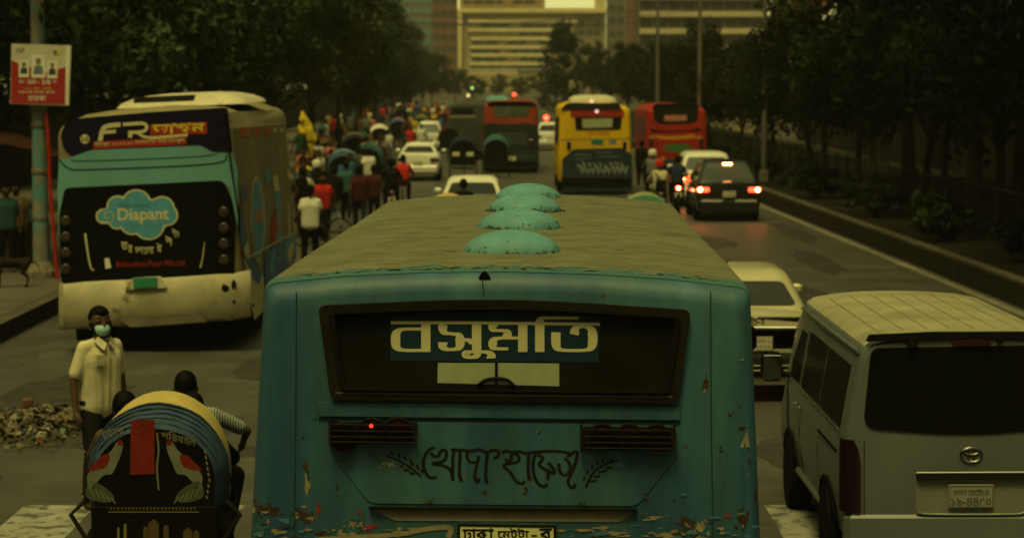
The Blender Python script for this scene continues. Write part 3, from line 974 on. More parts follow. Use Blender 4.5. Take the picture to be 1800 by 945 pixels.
# raised panels, seams
panel(BUS, F0, 'waist_strip', [(556, 706), (1196, 714), (1196, 737), (560, 730)], teal, .014, .03, bev=.006)
panel(BUS, F0, 'engine_cover', [(586, 739), (1190, 746), (1192, 800), (1122, 889), (648, 884), (584, 800)], teal, .006, .03, r=14, bev=.006)
mb = MB()
for xs in ((521, 520, 517), (1249, 1250, 1254)):
    mb.ribbon([(xs[0], 512), (xs[1], 700), (xs[2], 1010)], 2.2, lifted(F0, .003), 0)
mb.ribbon([(560, 736), (900, 739), (1196, 744)], 3.0, lifted(F0, .004), 0)
mb.ribbon([(848, 492), (850, 520)], 2.0, lifted(F0, .003), 0, sm=1)
mb.build('panel_seam', seamm, BUS, recalc=False)
# rear window: rubber frame, dark glass, film banner, papers inside, wiper stalk
wo_ = round_poly([(560, 536), (880, 522), (1214, 544), (1191, 706), (582, 699)], [14, 150, 14, 12, 12], 6)
wi_ = round_poly([(578, 549), (880, 537), (1197, 557), (1176, 690), (599, 684)], [10, 150, 10, 10, 10], 6)
MB().ring([F0(*p) for p in wo_], [F0(*p) for p in wi_], (0, -.035, 0)).build('window_frame', frame_m, BUS)
wj_ = [(Vector(p) * .97 + Vector((887, 616)) * .03) for p in wi_]
MB().ring([F0(*p, -.02) for p in wi_], [F0(*p, -.02) for p in wj_], (0, -.03, 0)).build('window_gasket', rubber, BUS)
MB().tube([F0(590, 690, -.03), F0(880, 694, -.032), F0(1182, 697, -.03)], .007, 6).build('frame_highlight', mat('highlight_olive', (.10, .09, .05), rough=.5), BUS, smooth=60)  # olive strip paints the highlight along the frame's lower bevel
WIN = panel(BUS, F0, 'rear_window', wi_, dglass, .006, .02)
FW = lifted(F0, .0075)
BAN = MB().sheet([FW(*p) for p in [(686, 556), (760, 549), (880, 547), (1055, 556), (1052, 636), (686, 633)]]).build('window_banner', navy, WIN, recalc=False)
mb = MB()
FL = lambda cx_, cy_: F0(660 + cx_ / 4.286, 530 + cy_ / 4.288) - Vector((0, .0095, 0))
N = (23, 70)
def nib(pts, sm=5, lift=0): mb.ribbon(pts, 0, FL, 0, sm, N, lift)
nib([(118, 157), (700, 157), (1690, 168)], 1)
nib([(380, 168), (380, 376)], 1, .0003)
nib([(346, 204), (230, 204), (180, 216), (155, 250), (155, 320), (178, 352), (230, 364), (346, 364)], 4, .0006)
nib([(512, 170), (508, 200), (530, 232), (580, 240), (620, 248), (637, 280), (637, 320), (618, 348), (580, 357), (540, 355), (510, 336), (508, 303)], 4, .0003)
nib([(670, 284), (700, 288), (732, 305)], 4, .0009)
nib([(763, 170), (763, 330), (763, 380)], 1, .0006)
nib([(763, 378), (755, 406), (720, 416), (688, 404), (686, 384), (712, 376), (745, 376)], 4, .0009)
nib([(797, 376), (840, 378), (868, 396), (872, 424)], 4, .0012)
nib([(888, 168), (886, 195), (905, 212), (960, 216), (988, 228), (994, 262)], 4, .0003)
nib([(1076, 271), (950, 271), (905, 280), (886, 305), (888, 330), (910, 350), (1000, 353)], 4, .0006)
nib([(1110, 170), (1110, 376)], 1, .0009)
nib([(1238, 376), (1238, 200), (1240, 150), (1262, 124), (1320, 120), (1530, 122)], 4, .0012)
nib([(1360, 228), (1360, 310), (1378, 350), (1430, 364), (1560, 364), (1614, 350), (1635, 310), (1635, 240), (1620, 205), (1585, 186), (1540, 186), (1508, 205), (1496, 245)], 4, .0003)
mb.build('lettering', letter, BAN, recalc=False)
o = MB().sheet([FW(*p) for p in [(770, 637), (870, 637), (870, 675), (769, 672)]]).sheet([FW(*p) for p in [(875, 637), (983, 638), (983, 678), (875, 675)]]).build('paper_sheet', paper, WIN, recalc=False)
mb = MB().tube([F0(872, 636, -.014), F0(873, 684, -.018)], .006, 6)
mb.tube(smooth_pts([F0(840, 676, -.012), F0(858, 666, -.016), F0(888, 666, -.016), F0(905, 678, -.012)], 4), .009, 6)
mb.build('wiper', rubber, WIN)
# tail lamp clusters
def lamp_cluster(x0, y0, x1, y1, lamps, lit=None):
    o = panel(BUS, F0, 'tail_lamp_cluster', [(x0, y0), (x1, y0 + 1), (x1, y1), (x0, y1 - 1)], mat('dark_recess_plate', (.012, .011, .009), rough=.8), .018, .03, r=4)  # near-black backing plate drawn as the lamp recess
    for k, (lx, ly, lr) in enumerate(lamps):
        c = F0(lx, ly - (0 if lr > 24 else 4), -.018)
        r = lr * 1.06 / 350
        l_ = MB().lathe([(r, .004), (r, -.035), (r * .93, -.042), (r * .90, -.034)], (c.x, c.y, c.z), 'y', 24).lathe([(r * .9, -.034), (r * .6, -.040), (.004, -.042)], (c.x, c.y, c.z), 'y', 24, 1).build('lamp', [rubber, mat('sooty_lens', (.016, .006, .004), rough=.35)], o, smooth=45)
        if lit == k:
            MB().lathe([(.001, -.046), (.007, -.047), (.010, -.052), (.006, -.058), (.001, -.06)], (c.x, c.y, c.z + .028), 'y', 10).build('bulb', mat('bulb_glow', (.6, .02, .01), emit=(1, .03, .01), estr=3.5), o)
    mb = MB()
    for t in (.14, .42, .68, .92):
        yy = y0 + (y1 - y0) * t
        mb.tube([F0(x0 - 3, yy, -.068), F0(x1 + 3, yy + 2, -.068)], .0042, 6)
    for xx in (x0 - 2, x1 + 2):
        mb.tube([F0(xx, y0 - 4, -.068), F0(xx, y1 + 4, -.068)], .008, 6)
        mb.tube([F0(xx, y0, 0.01), F0(xx, y0, -.068)], .006, 6)
        mb.tube([F0(xx, y1, 0.01), F0(xx, y1, -.068)], .006, 6)
    mb.build('cage', mat('rusty_cage', (.020, .017, .011), rough=.7, var=.4, vscale=12), o, smooth=50)
lamp_cluster(582, 740, 729, 779, [(605, 766, 25), (654, 759, 22), (700, 758, 22)], 1)
lamp_cluster(1024, 749, 1183, 790, [(1058, 770, 23), (1106, 770, 23), (1154, 771, 23)])
# hand painted farewell and leaf sprigs
FC = lambda cx_, cy_: F0(660 + cx_ / 4.0909, 770 + cy_ / 4.0909) - Vector((0, .0072, 0))
mb = MB()
k_ = 0
for pts in ([(428, 62), (385, 82), (352, 135), (345, 190), (362, 245), (398, 280), (442, 272)], [(398, 98), (418, 126), (450, 122), (470, 90), (494, 74)], [(494, 74), (512, 105), (490, 158), (412, 178), (480, 190), (540, 225), (556, 300)],
            [(545, 84), (565, 78), (556, 150), (556, 296)], [(562, 78), (606, 92), (604, 200), (606, 268), (622, 304)], [(590, 76), (680, 86), (750, 76), (800, 100)], [(664, 80), (658, 130), (682, 168), (732, 164), (742, 124)], [(740, 140), (722, 220), (714, 276), (732, 312), (748, 284)],
            [(806, 96), (796, 200), (794, 304), (812, 300)], [(806, 98), (845, 80), (882, 94), (880, 128), (850, 136)], [(908, 98), (940, 86), (980, 96), (1030, 90), (1086, 104)], [(938, 142), (952, 172), (968, 158), (984, 98)], [(984, 96), (1030, 128), (1018, 168), (922, 190), (968, 240), (1008, 300), (1050, 322), (1076, 304)],
            [(1104, 92), (1098, 200), (1106, 300)], [(1152, 104), (1134, 170), (1140, 260), (1172, 322), (1212, 342), (1236, 322)], [(1110, 98), (1250, 88), (1340, 92), (1400, 104)], [(1168, 112), (1202, 140), (1178, 188), (1236, 232), (1240, 292)], [(1240, 170), (1266, 196), (1288, 232), (1276, 244), (1240, 224)],
            [(1318, 178), (1328, 240), (1366, 262), (1402, 220), (1390, 168), (1358, 138)], [(1378, 132), (1436, 92), (1450, 112), (1430, 200), (1390, 286), (1390, 332), (1420, 352), (1440, 324)]):
    mb.ribbon(pts, 24, FC, 0, 5, (19, 25), .0003 * (k_ % 6))
    k_ += 1
mb.ribbon([(74, 120), (150, 150), (240, 200), (330, 272)], [10, 16], FC, 0, 4)
for a, b_ in (((110, 98), (130, 118)), ((160, 104), (176, 128)), ((206, 126), (222, 152)), ((250, 152), (268, 184)), ((296, 184), (312, 224)), ((176, 196), (200, 202)), ((212, 222), (246, 230)), ((248, 246), (284, 252)), ((330, 220), (340, 250))):
    mb.ribbon([a, ((a[0] + b_[0]) / 2, (a[1] + b_[1]) / 2), b_], 15, FC, 0, 2, None, .0004)
mb.ribbon([(1750, 150), (1660, 180), (1570, 240), (1512, 350)], [9, 20], FC, 0, 4)
for a, b_ in (((1698, 140), (1690, 160)), ((1640, 150), (1626, 172)), ((1600, 160), (1590, 186)), ((1560, 188), (1556, 216)), ((1528, 224), (1528, 252)), ((1500, 270), (1502, 300)), ((1656, 212), (1700, 208)), ((1606, 242), (1662, 228)), ((1570, 274), (1616, 266)), ((1548, 306), (1592, 300))):
    mb.ribbon([a, ((a[0] + b_[0]) / 2, (a[1] + b_[1]) / 2), b_], 15, FC, 0, 2, None, .0004)
mb.build('painted_words', blackp, BUS, recalc=False)
# grab slot and plate
panel(BUS, F0, 'grab_slot', [(652, 893), (1116, 898), (1090, 916), (694, 914)], mat('slot_grey', (.26, .25, .18), rough=.7, var=.2), .005, .02, r=6)
panel(BUS, F0, 'slot_shade_lip', [(648, 889), (1120, 893), (1118, 897), (650, 893)], rubber, .03, .04)  # black lip stands in for the shade inside the slot's top
mb = MB()
PP = panel(BUS, F0, 'number_plate', [(806, 920), (976, 923), (975, 990), (805, 987)], plate_y, .014, .02)
FPp = lifted(F0, .016)
for q in ([(804, 918), (978, 921), (978, 926), (804, 923)], [(804, 923), (809, 923), (809, 988), (804, 988)], [(973, 926), (978, 926), (978, 990), (973, 990)]): mb.sheet([FPp(*p) for p in q])
mb.text('ঢাকা', FPp, 813, 926, 868, 948, 0, .02)
mb.text('মেট্রো', FPp, 872, 922, 930, 948, 0, .02) if False else mb.text('েমট্টা', FPp, 874, 926, 930, 948, 0, .02)
mb.sheet([FPp(*p) for p in [(934, 938), (944, 938), (944, 941), (934, 941)]])
mb.text('ব', FPp, 948, 927, 970, 948, 0, .02)
mb.text('১১-৮২৬৪', FPp, 822, 956, 962, 980, 0, .02)
mb.build('lettering', blackp, PP, recalc=False)
# chips, rust spots and torn stickers of the photographed shapes
mb = bodymb
rnd = random.Random(9)
for (cx_, cy_, rx, ry_, mi) in ((537, 818, 9, 12, 0), (532, 768, 6, 5, 0), (555, 738, 5, 4, 0), (472, 896, 24, 16, 0), (530, 905, 22, 14, 0), (540, 858, 6, 26, 1), (560, 895, 8, 14, 2), (548, 912, 6, 9, 1), (632, 900, 5, 10, 2), (686, 815, 13, 7, 1), (668, 820, 5, 4, 1), (593, 855, 4, 9, 0), (648, 925, 18, 10, 2), (700, 935, 30, 7, 1), (600, 938, 22, 8, 1), (620, 920, 14, 8, 1), (948, 760, 5, 6, 0), (924, 860, 9, 13, 0), (853, 864, 8, 5, 0), (1025, 884, 10, 6, 0), (1135, 872, 7, 8, 0), (816, 839, 4, 5, 1), (1240, 675, 8, 20, 0), (1238, 688, 5, 8, 1), (1285, 727, 8, 7, 0), (1304, 752, 16, 5, 0), (1305, 632, 9, 4, 1), (1268, 792, 7, 9, 0), (1306, 910, 16, 14, 0), (1318, 808, 6, 12, 0), (1210, 918, 22, 14, 0), (1232, 925, 14, 18, 1), (1170, 938, 34, 8, 1), (1080, 936, 40, 6, 1), (1150, 908, 22, 6, 1), (742, 928, 30, 5, 1), (772, 700, 6, 4, 1), (852, 713, 6, 4, 1), (1185, 878, 5, 5, 0), (1300, 715, 4, 6, 0), (505, 700, 4, 5, 0)):
    lv = .0072 if 600 < cx_ < 1180 and 740 < cy_ < 885 else .002
    nf = 3 + int(rx * ry_ / 22)
    for q in range(nf):
        big = q == 0
        fx_, fy_ = (cx_, cy_) if big else (cx_ + rnd.gauss(0, .55) * rx, cy_ + rnd.gauss(.1, .6) * ry_)
        k_ = .72 if big else rnd.uniform(.12, .45)
        el = rnd.uniform(.6, 1.2)
        mb.sheet([F0(*p) - Vector((0, lv + rnd.random() * .0015, 0)) for p in blob_poly(fx_, fy_, rx * k_ * el, ry_ * k_ / el, int(cx_ * 3 + cy_ * 7 + q), 11 if big else 7, .72)], mi + 1 if (big or rnd.random() < .75) else rnd.choice([1, 2]))
mb.ribbon([(1313, 760), (1307, 776), (1303, 786)], [4, 6], lifted(F0, .003), 2, 2)
mb.ribbon([(1312, 762), (1314, 785)], [4, 7], lifted(F0, .003), 2, 1)
rnd = random.Random(31)
for k in range(75):                                        # the flaked, many times repainted skirt
    x = rnd.choice([rnd.uniform(448, 650), rnd.uniform(450, 560), rnd.uniform(985, 1330), rnd.uniform(1190, 1332)])
    y = 945 - abs(rnd.gauss(0, 26)) + 6
    if 800 < x < 980 or (600 < x < 1180 and y < 918): continue
    big = rnd.random() < .2
    mb.sheet([F0(*p) - Vector((0, .0035 + rnd.random() * .0015, 0)) for p in blob_poly(x, y, rnd.uniform(4, 13) * (2.0 if big else 1), rnd.uniform(1.5, 4.5) * (1.8 if big else 1), k * 5 + 1, 15, .7)], rnd.choice([1, 2, 1, 4, 4, 4, 1, 2, 2, 3 if rnd.random() < .25 else 4]))
mb.build('body', [teal, rust, chipc, chipr, mat('older_blue_paint', (.06, .17, .27), rough=.6, var=.3, vscale=12)], BUS, smooth=35)
mb = MB()
mb.ribbon([(560, 946), (700, 938), (740, 930), (790, 926), (788, 944)], [7, 10], lifted(F0, .004), 0, 4)
mb.build('old_lettering', chipc, BUS, recalc=False)
for x in (-1, 1):                                           # small black hinge knobs on the flanks
    if x > 0: MB().box((1.262, .25, 2.58), (.05, .09, .12), bevel=.02).build('side_knob', rubber, BUS)
    for yw in (2.0, 7.0): wheel(BUS, x * 1.12, yw, .48, .27)
    mb = MB()
    for k in range(5):
        y0_ = .9 + 1.45 * k
        q = [(x * (half_x(bh, z) + .006), y, z) for y, z in ((y0_, 1.75), (y0_ + 1.3, 1.75), (y0_ + 1.3, 2.5), (y0_, 2.5))]
        mb.slab(q, (-x * .02, 0, 0))
    mb.build('side_window', dglass, BUS)
MB().box((0, BL / 2, .4), (2.3, BL - .6, .3)).build('underbody', under, BUS)
mb = MB().box((0, -.02, .55), (2.4, .1, .26), bevel=.03)
mb.build('bumper', rubber, BUS)
tag(MB().slab([F0(*p) + Vector((0, .02, .0)) for p in [(841, 488), (846, 480), (852, 477), (858, 482), (862, 488)]], (0, .03, 0)).build('roof_tab', rubber, BUS))

# ------------------------------------------------------------------ general bus
def bus(name, label, X, d, W, L, zre, zc, paint, yaw=0, lean=0, inset=.14, sidecol=None, r=.22, wheels=(2.6, 7.2), z0=.42, rr=.5):
    t = thing(name, label, 'bus', (X, d, 0), (0, R(lean), R(yaw)))
    hw = W / 2
    h = bus_half(hw - .02, hw, hw - .06, z0, 1.4, zre, zc, r)
    secs = [(0, inset), (.02, inset * .6), (.07, inset * .25), (.18, 0), (1, 0), (L - .6, 0), (L - .2, .08), (L, .22)]
    MB().loft([mirror_ring(h, y, i, hw, z0, zc) for y, i in secs]).build('body', paint, t, smooth=35)
    MB().box((0, L / 2, .35), (W - .3, L - .5, .3)).build('underbody', under, t)
    for x in (-1, 1):
        for yw in wheels: wheel(t, x * (hw - .15), yw, rr, .28)
        mb = MB()
        n = int((L - 1.2) / 1.5)
        for k in range(n):
            y0_ = .6 + 1.5 * k
            mb.slab([(x * (half_x(h, z) + .008), y, z) for y, z in ((y0_, 1.65), (y0_ + 1.4, 1.65), (y0_ + 1.4, zre - .45), (y0_, zre - .45))], (-x * .03, 0, 0))
        mb.build('side_window', sidecol or dglass, t)
    return t, h, rear_map(t, 0.0)

# --- left coach with the cloud picture
mint = mat('mint_bus_paint', (.16, .38, .40), rough=.5, var=.12, vscale=1.5, streak=True)
grimy = mat('grimy_side_film', (.27, .225, .125), rough=.55, var=.25, vscale=1.0, streak=True)
grimeg = mat('grimy_glass', (.10, .085, .05), rough=.45, var=.3, vscale=1.5, streak=True)
blackpan = mat('black_panel', (.0055, .0055, .005), rough=.45, var=.2, spec=.2)
purple = mat('purple_glass_film', (.013, .010, .030), rough=.3, var=.2)
reds = mat('red_sticker', (.36, .03, .02), rough=.55, var=.12)
oranges = mat('orange_sticker', (.55, .14, .03), rough=.6, var=.15)
cyan = mat('cloud_blue', (.10, .34, .52), rough=.55, var=.12, vscale=6)
blue2 = mat('livery_blue', (.05, .15, .36), rough=.5, var=.2)
CO, chh, FB = bus('coach_bus', 'mint and cream coach with a blue cloud picture on its black tail', (269 - 900) / 123.3, 34.5, 2.62, 11.0, 3.36, 3.50, [grimy], yaw=1.1, lean=-2.4, inset=.13, sidecol=grimeg, r=.26)
panel(CO, FB, 'top_window', round_poly([(118, 210), (265, 197), (400, 189), (409, 268), (372, 266), (352, 256), (160, 263), (128, 277), (112, 262), (106, 238)], 6, 3), purple, .008, .03)
panel(CO, FB, 'mint_panel', [(104, 280), (120, 278), (160, 264), (352, 256), (374, 268), (409, 270), (418, 300), (418, 400), (404, 330), (388, 317), (124, 330), (112, 346), (104, 420), (101, 330)], mint, .010, .03, r=5)
mb = MB()
mb.ribbon([(104, 280), (122, 296), (160, 298), (372, 288), (400, 272)], 2.6, lifted(FB, .014), 0, 4)
mb.ribbon([(125, 278), (150, 283), (360, 274), (385, 262)], 1.6, lifted(FB, .014), 0, 4)
mb.build('crease', seamm, CO, recalc=False)
EN = panel(CO, FB, 'engine_panel', [(114, 330), (392, 317), (406, 345), (413, 372), (413, 484), (360, 498), (122, 504), (108, 496), (104, 378)], blackpan, .016, .04, r=9)
FE = lifted(FB, .019)
def cloud(parts, sc):
    import itertools
    return parts
mb = MB()
cl = [(183, 380, 13), (207, 362, 18), (240, 358, 25), (285, 366, 21), (294, 378, 18), (262, 394, 27), (232, 392, 20), (206, 388, 14), (250, 376, 30)]
def union_outline(circs, grow, n=84, cx_=244, cy_=378):
    out = []
    for k in range(n):
        a = 2 * PI * k / n
        dx, dy = math.cos(a), math.sin(a)
        best = 0
        for (x, y, r) in circs:
            ox, oy = x - cx_, y - cy_
            b = ox * dx + oy * dy
            c = ox * ox + oy * oy - (r + grow) ** 2
            q = b * b - c
            if q > 0: best = max(best, b + math.sqrt(q))
        out.append((cx_ + dx * best, cy_ + dy * best * .98))
    return out
mb.sheet([FE(*p) for p in union_outline(cl, 1.5)], 0)
mb.sheet([lifted(FB, .0205)(*p) for p in union_outline(cl, -1.5)], 1)
F3 = lifted(FB, .022)
mb.text('Diapant', F3, 207, 366, 297, 394, 0, .02, skew=-2)
mb.text('Bashundhara', F3, 209, 357, 262, 364, 2)
mb.text('pant system', F3, 231, 395, 284, 400, 2)
sp = [(190 + (2 + 1.0 * k) * math.cos(k * .75) * .95, 380 + (2 + 1.0 * k) * math.sin(k * .75)) for k in range(12)]
mb.ribbon(sp, 1.3, F3, 3, 3)
for k, ch in enumerate(['ত', 'র', 'ভা', 'েলা', 'র', 'জ', 'ন্য'][:7]):
    a = [(219, 432), (229, 437), (245, 440), (262, 440), (280, 434), (297, 421), (309, 408)][k]
    w_ = [11, 8, 15, 17, 9, 12, 13][k]
    mb.text(ch, F3, a[0] - w_ / 2, a[1] - 7, a[0] + w_ / 2, a[1] + 6, 0, .015, skew=-[0, 1, 0, -1, 4, 6, 7][k] * -1.0)
mb.text('Bashundhara Paper Mills Ltd.', F3, 205, 459, 327, 472, 4, 0, skew=-3)
mb.sheet([F3(*p) for p in [(184, 454), (192, 453), (196, 470), (186, 472)]], 5)
mb.ribbon([(150, 410), (154, 440), (160, 470), (166, 474)], [4, 2], F3, 0, 3)
mb.ribbon([(352, 470), (356, 455), (360, 425)], [2.5, 1], F3, 0, 3)
mb.build('cloud_picture', [letter, cyan, blue2, letter, reds, whitep], EN, recalc=False)
FT = lifted(FB, .011)
mb = MB()
Fq = lambda a, b_: FT(a, b_)
mb.ribbon([(212, 219), (188, 222), (180, 230), (176, 248)], 8, Fq, 0, 4)
mb.ribbon([(176, 233), (204, 231)], 6, Fq, 0, 1, None, .0006)
mb.ribbon([(216, 219), (250, 217), (258, 223), (252, 231), (230, 233)], 6, Fq, 0, 4)
mb.ribbon([(229, 230), (229, 242)], 7, Fq, 0, 1, None, .0006)
mb.ribbon([(240, 232), (262, 242), (330, 237)], 5, Fq, 0, 3, None, .0009)
mb.sheet([FT(*p) for p in [(264, 219), (364, 214), (364, 235), (264, 238)]], 1)
mb.sheet([FT(*p) for p in [(164, 249), (328, 240), (328, 254), (164, 262)]], 1)
F4 = lifted(FB, .0125)
mb.text('আপন', F4, 268, 218, 360, 236, 2, .03, skew=-3)
mb.text('মিরপুর ১০,১১,১২ ফার্মগেট নতুন বাজার', F4, 167, 245, 325, 255, 0, 0, skew=-6) if False else mb.text('িমরপুর ১০,১১,১২ ফারমেগট শহর রামপুরা', F4, 167, 249, 325, 259, 0, 0, skew=-8)
mb.sheet([F4(149.5 + 8.2 * math.cos(a * PI / 9), 244.5 + 8.2 * math.sin(a * PI / 9)) for a in range(18)], 0)
mb.text('১৪', lifted(FB, .014), 143, 240, 156, 249, 3, .02)
mb.build('window_lettering', [letter, reds, yel, ink], CO, recalc=False)
for k in range(4):
    for (lx, ly) in ((394, 372 + 28 * k), (116, 388 + 28 * k)):
        c = FB(lx, ly)
        r = 9 / 123.3
        MB().lathe([(r, .02), (r, -.045), (r * .8, -.055), (.004, -.05)], (c.x, 0, c.z), 'y', 18).build('tail_lamp', mat('smoked_lens', (.05, .035, .025), rough=.25, spec=.6), CO, smooth=50)
# cream bumper, cracked at the right, with the plate on a small hump
mb = MB()
def bumper_row(py, ext): return [FB(x, py + k, 0) + Vector((0, -e, 0)) for x, k, e in ((102, 12, -.14 + ext), (112, 10, ext), (180, 6, ext + .03), (270, 2, ext + .04), (360, -4, ext + .03), (414, -8, ext), (440, -12, -.12 + ext))]
mb.loft([bumper_row(487, .0), bumper_row(493, .05), bumper_row(520, .09), bumper_row(548, .07), bumper_row(566, .0), bumper_row(570, -.1)], closed=False, caps=(False, False))
bmpmb = mb
panel(CO, FB, 'plate_hump', [(220, 508), (232, 488), (284, 485), (297, 504)], cream_b, .15, .17, r=6)
number_plate(CO, 'number_plate', (FB(258, 495).x, -.16, FB(258, 495).z), .34, .15, plate_g, [('ঢাকা েমেটা-ব', .1, .14, .9, .42), ('১৫-৬৩২০', .12, .5, .88, .86)], border=False, ink_m=mat('plate_pale_ink', (.1, .35, .2)))
mb = bmpmb
for i, q in enumerate((blob_poly(397, 505, 9, 9, 3), blob_poly(412, 498, 6, 9, 4), blob_poly(413, 529, 4, 4, 5), blob_poly(446, 535, 3, 4, 6), blob_poly(388, 515, 4, 7, 8), blob_poly(380, 530, 2, 3, 9), blob_poly(409, 556, 3, 3, 10))):
    mb.sheet([FB(*p) + Vector((0, -.098, 0)) for p in q], 1)
mb.build('bumper', [mat('dented_bumper', (.46, .41, .27), rough=.55, var=.28, vscale=1.8, bump=.6, bscale=2.2, col2=(.22, .19, .12), thr=.62, c2scale=2.0), rubber], CO, smooth=40)
panel(CO, FB, 'lower_skirt', [(200, 553), (350, 551), (365, 564), (232, 574)], mat('grey_skirt', (.18, .165, .12), rough=.7, var=.2), .085, .05, r=4)
# side livery
hx = 1.315
FS0 = side_map(CO, hx)
def sheet_s(mbb, pts, mi, k=0.0):
    out = []
    for p in pts:
        v = FS0(*p)
        v.x = half_x(chh, min(max(v.z, .6), 3.3)) + .012 + k * 2.2
        out.append(v)
    mbb.sheet(out, mi)
mb = MB()
GR = [[(417 + 13 * v + (83 + 3 * v) * u, 197 - 5 * u + (258 - 30 * u) * v) for u in (0, .25, .5, .75, 1)] for v in [q / 9 for q in range(10)]]
for r0, r1 in zip(GR, GR[1:]):
    for q in range(4): sheet_s(mb, [r0[q], r0[q + 1], r1[q + 1], r1[q]], 0)
sheet_s(mb, [(409, 200), (418, 200), (426, 330), (430, 400), (421, 400)], 7, .002)
for (x0, x1, y0, y1, mi) in ((428, 441, 224, 241, 1), (449, 461, 223, 239, 1), (468, 478, 223, 238, 1), (484, 490, 226, 234, 2), (496, 501, 226, 234, 2)):
    sheet_s(mb, [(x0, y0), (x1, y0 - .5), (x1 + 1, y1 - 1), (x0 + 1, y1)], mi, .004)
cl2 = [(452 + 12 * math.cos(a * PI / 10) * (1 + .13 * math.sin(a * 2.1)), 385 + 76 * math.sin(a * PI / 10)) for a in range(20)]
sheet_s(mb, cl2, 2, .006)
sheet_s(mb, [(452 + (x - 452) * .82, 385 + (y - 385) * .92) for x, y in cl2], 3, .009)
sheet_s(mb, [(445, 372), (460, 367), (460, 388), (446, 393)], 6, .012)
sheet_s(mb, [(474, 396), (482, 364), (486, 368), (485, 420), (475, 432)], 5, .006)
sheet_s(mb, [(482, 335), (493, 331), (498, 452), (487, 458)], 3, .006)
sheet_s(mb, [(480, 310), (489, 307), (492, 334), (482, 337)], 2, .007)
sheet_s(mb, [(464, 440), (519, 414), (521, 452), (500, 490), (466, 500)], 4, .0055)
sheet_s(mb, [(470, 470), (478, 440), (484, 437), (480, 490)], 3, .008)
sheet_s(mb, [(505, 440), (512, 425), (516, 430), (509, 470)], 2, .008)
sheet_s(mb, [(466, 300), (476, 292), (478, 318), (468, 326)], 3, .006)
sheet_s(mb, [(505, 300), (510, 296), (511, 312), (506, 316)], 2, .006)
sheet_s(mb, [(424, 330), (434, 326), (436, 350), (426, 356)], 4, .006)
sheet_s(mb, [(504, 360), (507, 359), (511, 425), (507, 427)], 2, .006)
sheet_s(mb, [(430, 452), (520, 405), (520, 408), (431, 456)], 2, .010)
sheet_s(mb, [(424, 360), (430, 400), (436, 440), (446, 460), (460, 478), (456, 500), (444, 490), (426, 448), (420, 415)], 4, .007)
sheet_s(mb, [(500, 418), (518, 408), (520, 440), (503, 462)], 3, .007)
sheet_s(mb, [(425, 437), (432, 423), (436, 440), (434, 450), (427, 448)], 2, .011)
sheet_s(mb, [(427, 452), (437, 446), (452, 470), (463, 484), (464, 545), (448, 562), (438, 520)], 2, .004)
mb.build('side_livery', [grimy, oranges, letter, cyan, blue2, reds, mat('pink_print', (.45, .24, .16), rough=.6), blackpan], CO, recalc=False)
ac = thing('x', None, None) if False else None
o = MB()
rings = []
for z, ins in ((0, 0), (.07, .06), (.13, .2), (.18, .42), (.205, .75)):
    rings.append([(p.x, p.y, 3.48 + z) for p in round_poly([(-.92 + ins, 3.6 + ins * 1.2), (1.16 - ins, 3.6 + ins * 1.2), (1.16 - ins, 7.6 - ins), (-.92 + ins, 7.6 - ins)], .25, 4)])
AC = o.loft(rings).build('roof_unit', cream_b, CO, smooth=50)
mb = MB()
for k in range(5): mb.box((-.15, 3.70 + .05 * k, 3.575 + .014 * k), (.95, .03, .03), rot=(R(-25), 0, 0))
mb.build('vent', rubber, AC)
for x in (-1.28, 1.28):
    pass

# --- yellow bus
yellow = mat('yellow_bus_paint', (.74, .46, .012), rough=.5, var=.12, vscale=1.5, streak=True)
navyp = mat('navy_bus_paint', (.018, .035, .055), rough=.5, var=.25)
YB, yh, FY = bus('city_bus', 'yellow bus with a red band over its rear window and a navy lower tail', (1046 - 900) / 51.8, 82, 2.5, 9.5, 3.02, 3.14, [yellow], sidecol=dglass, r=.25)
panel(YB, FY, 'top_visor', [(984, 194), (996, 181), (1088, 181), (1094, 194)], mat('dark_visor', (.03, .026, .035), rough=.3), .02, .06, r=4)
panel(YB, FY, 'red_band', [(1003, 194), (1097, 193), (1097, 207), (1003, 207)], reds, .010, .03, r=3)
W_ = panel(YB, FY, 'rear_window', [(1010, 206), (1094, 205), (1091, 228), (1012, 229)], dglass, .014, .03, r=4)
MB().sheet([lifted(FY, .017)(*p) for p in [(1023, 209), (1077, 208), (1076, 224), (1024, 225)]]).build('paper_sheet', paper, W_, recalc=False)
mb = MB()
mb.ribbon([(985, 246), (1112, 244)], 1.2, lifted(FY, .004), 1, 1)
mb.text('শুভ যাত্রা', lifted(FY, .005), 1032, 231, 1072, 243, 0, .02) if False else mb.text('শুভ যাতরা', lifted(FY, .005), 1032, 231, 1072, 242, 0, .02)
mb.build('lettering', [oranges, seamm], YB, recalc=False)
number_plate(YB, 'number_plate', (FY(1050, 249).x, -.01, FY(1050, 249).z), .42, .19, plate_g, [('ঢাকা', .2, .15, .8, .8)], border=False)
panel(YB, FY, 'sticker', [(1071, 246), (1084, 246), (1084, 254), (1071, 254)], skyink, .004, .01)
E_ = panel(YB, FY, 'engine_panel', [(1002, 268), (1008, 262), (1094, 260), (1100, 266), (1111, 270), (1112, 336), (988, 338), (988, 280)], navyp, .014, .04, r=4)
mb = MB()
for k, (x0, x1, yy) in enumerate(((1010, 1040, 272), (1010, 1036, 279), (1046, 1076, 268), (1050, 1086, 275))):
    mb.ribbon([(x0, yy), (x1, yy)], 2.2, lifted(FY, .017), 1, 1)
rnd = random.Random(2)
for k in range(9):
    x = 1014 + 9.5 * k
    mb.ribbon([(x, 287 + rnd.uniform(-3, 3)), (x + 5, 290 + rnd.uniform(-3, 3)), (x + 1, 303), (x + 8, 295 + rnd.uniform(-4, 4)), (x + 9, 306), (x + 13, 292)], 2.2, lifted(FY, .017), 0, 3, None, .001)
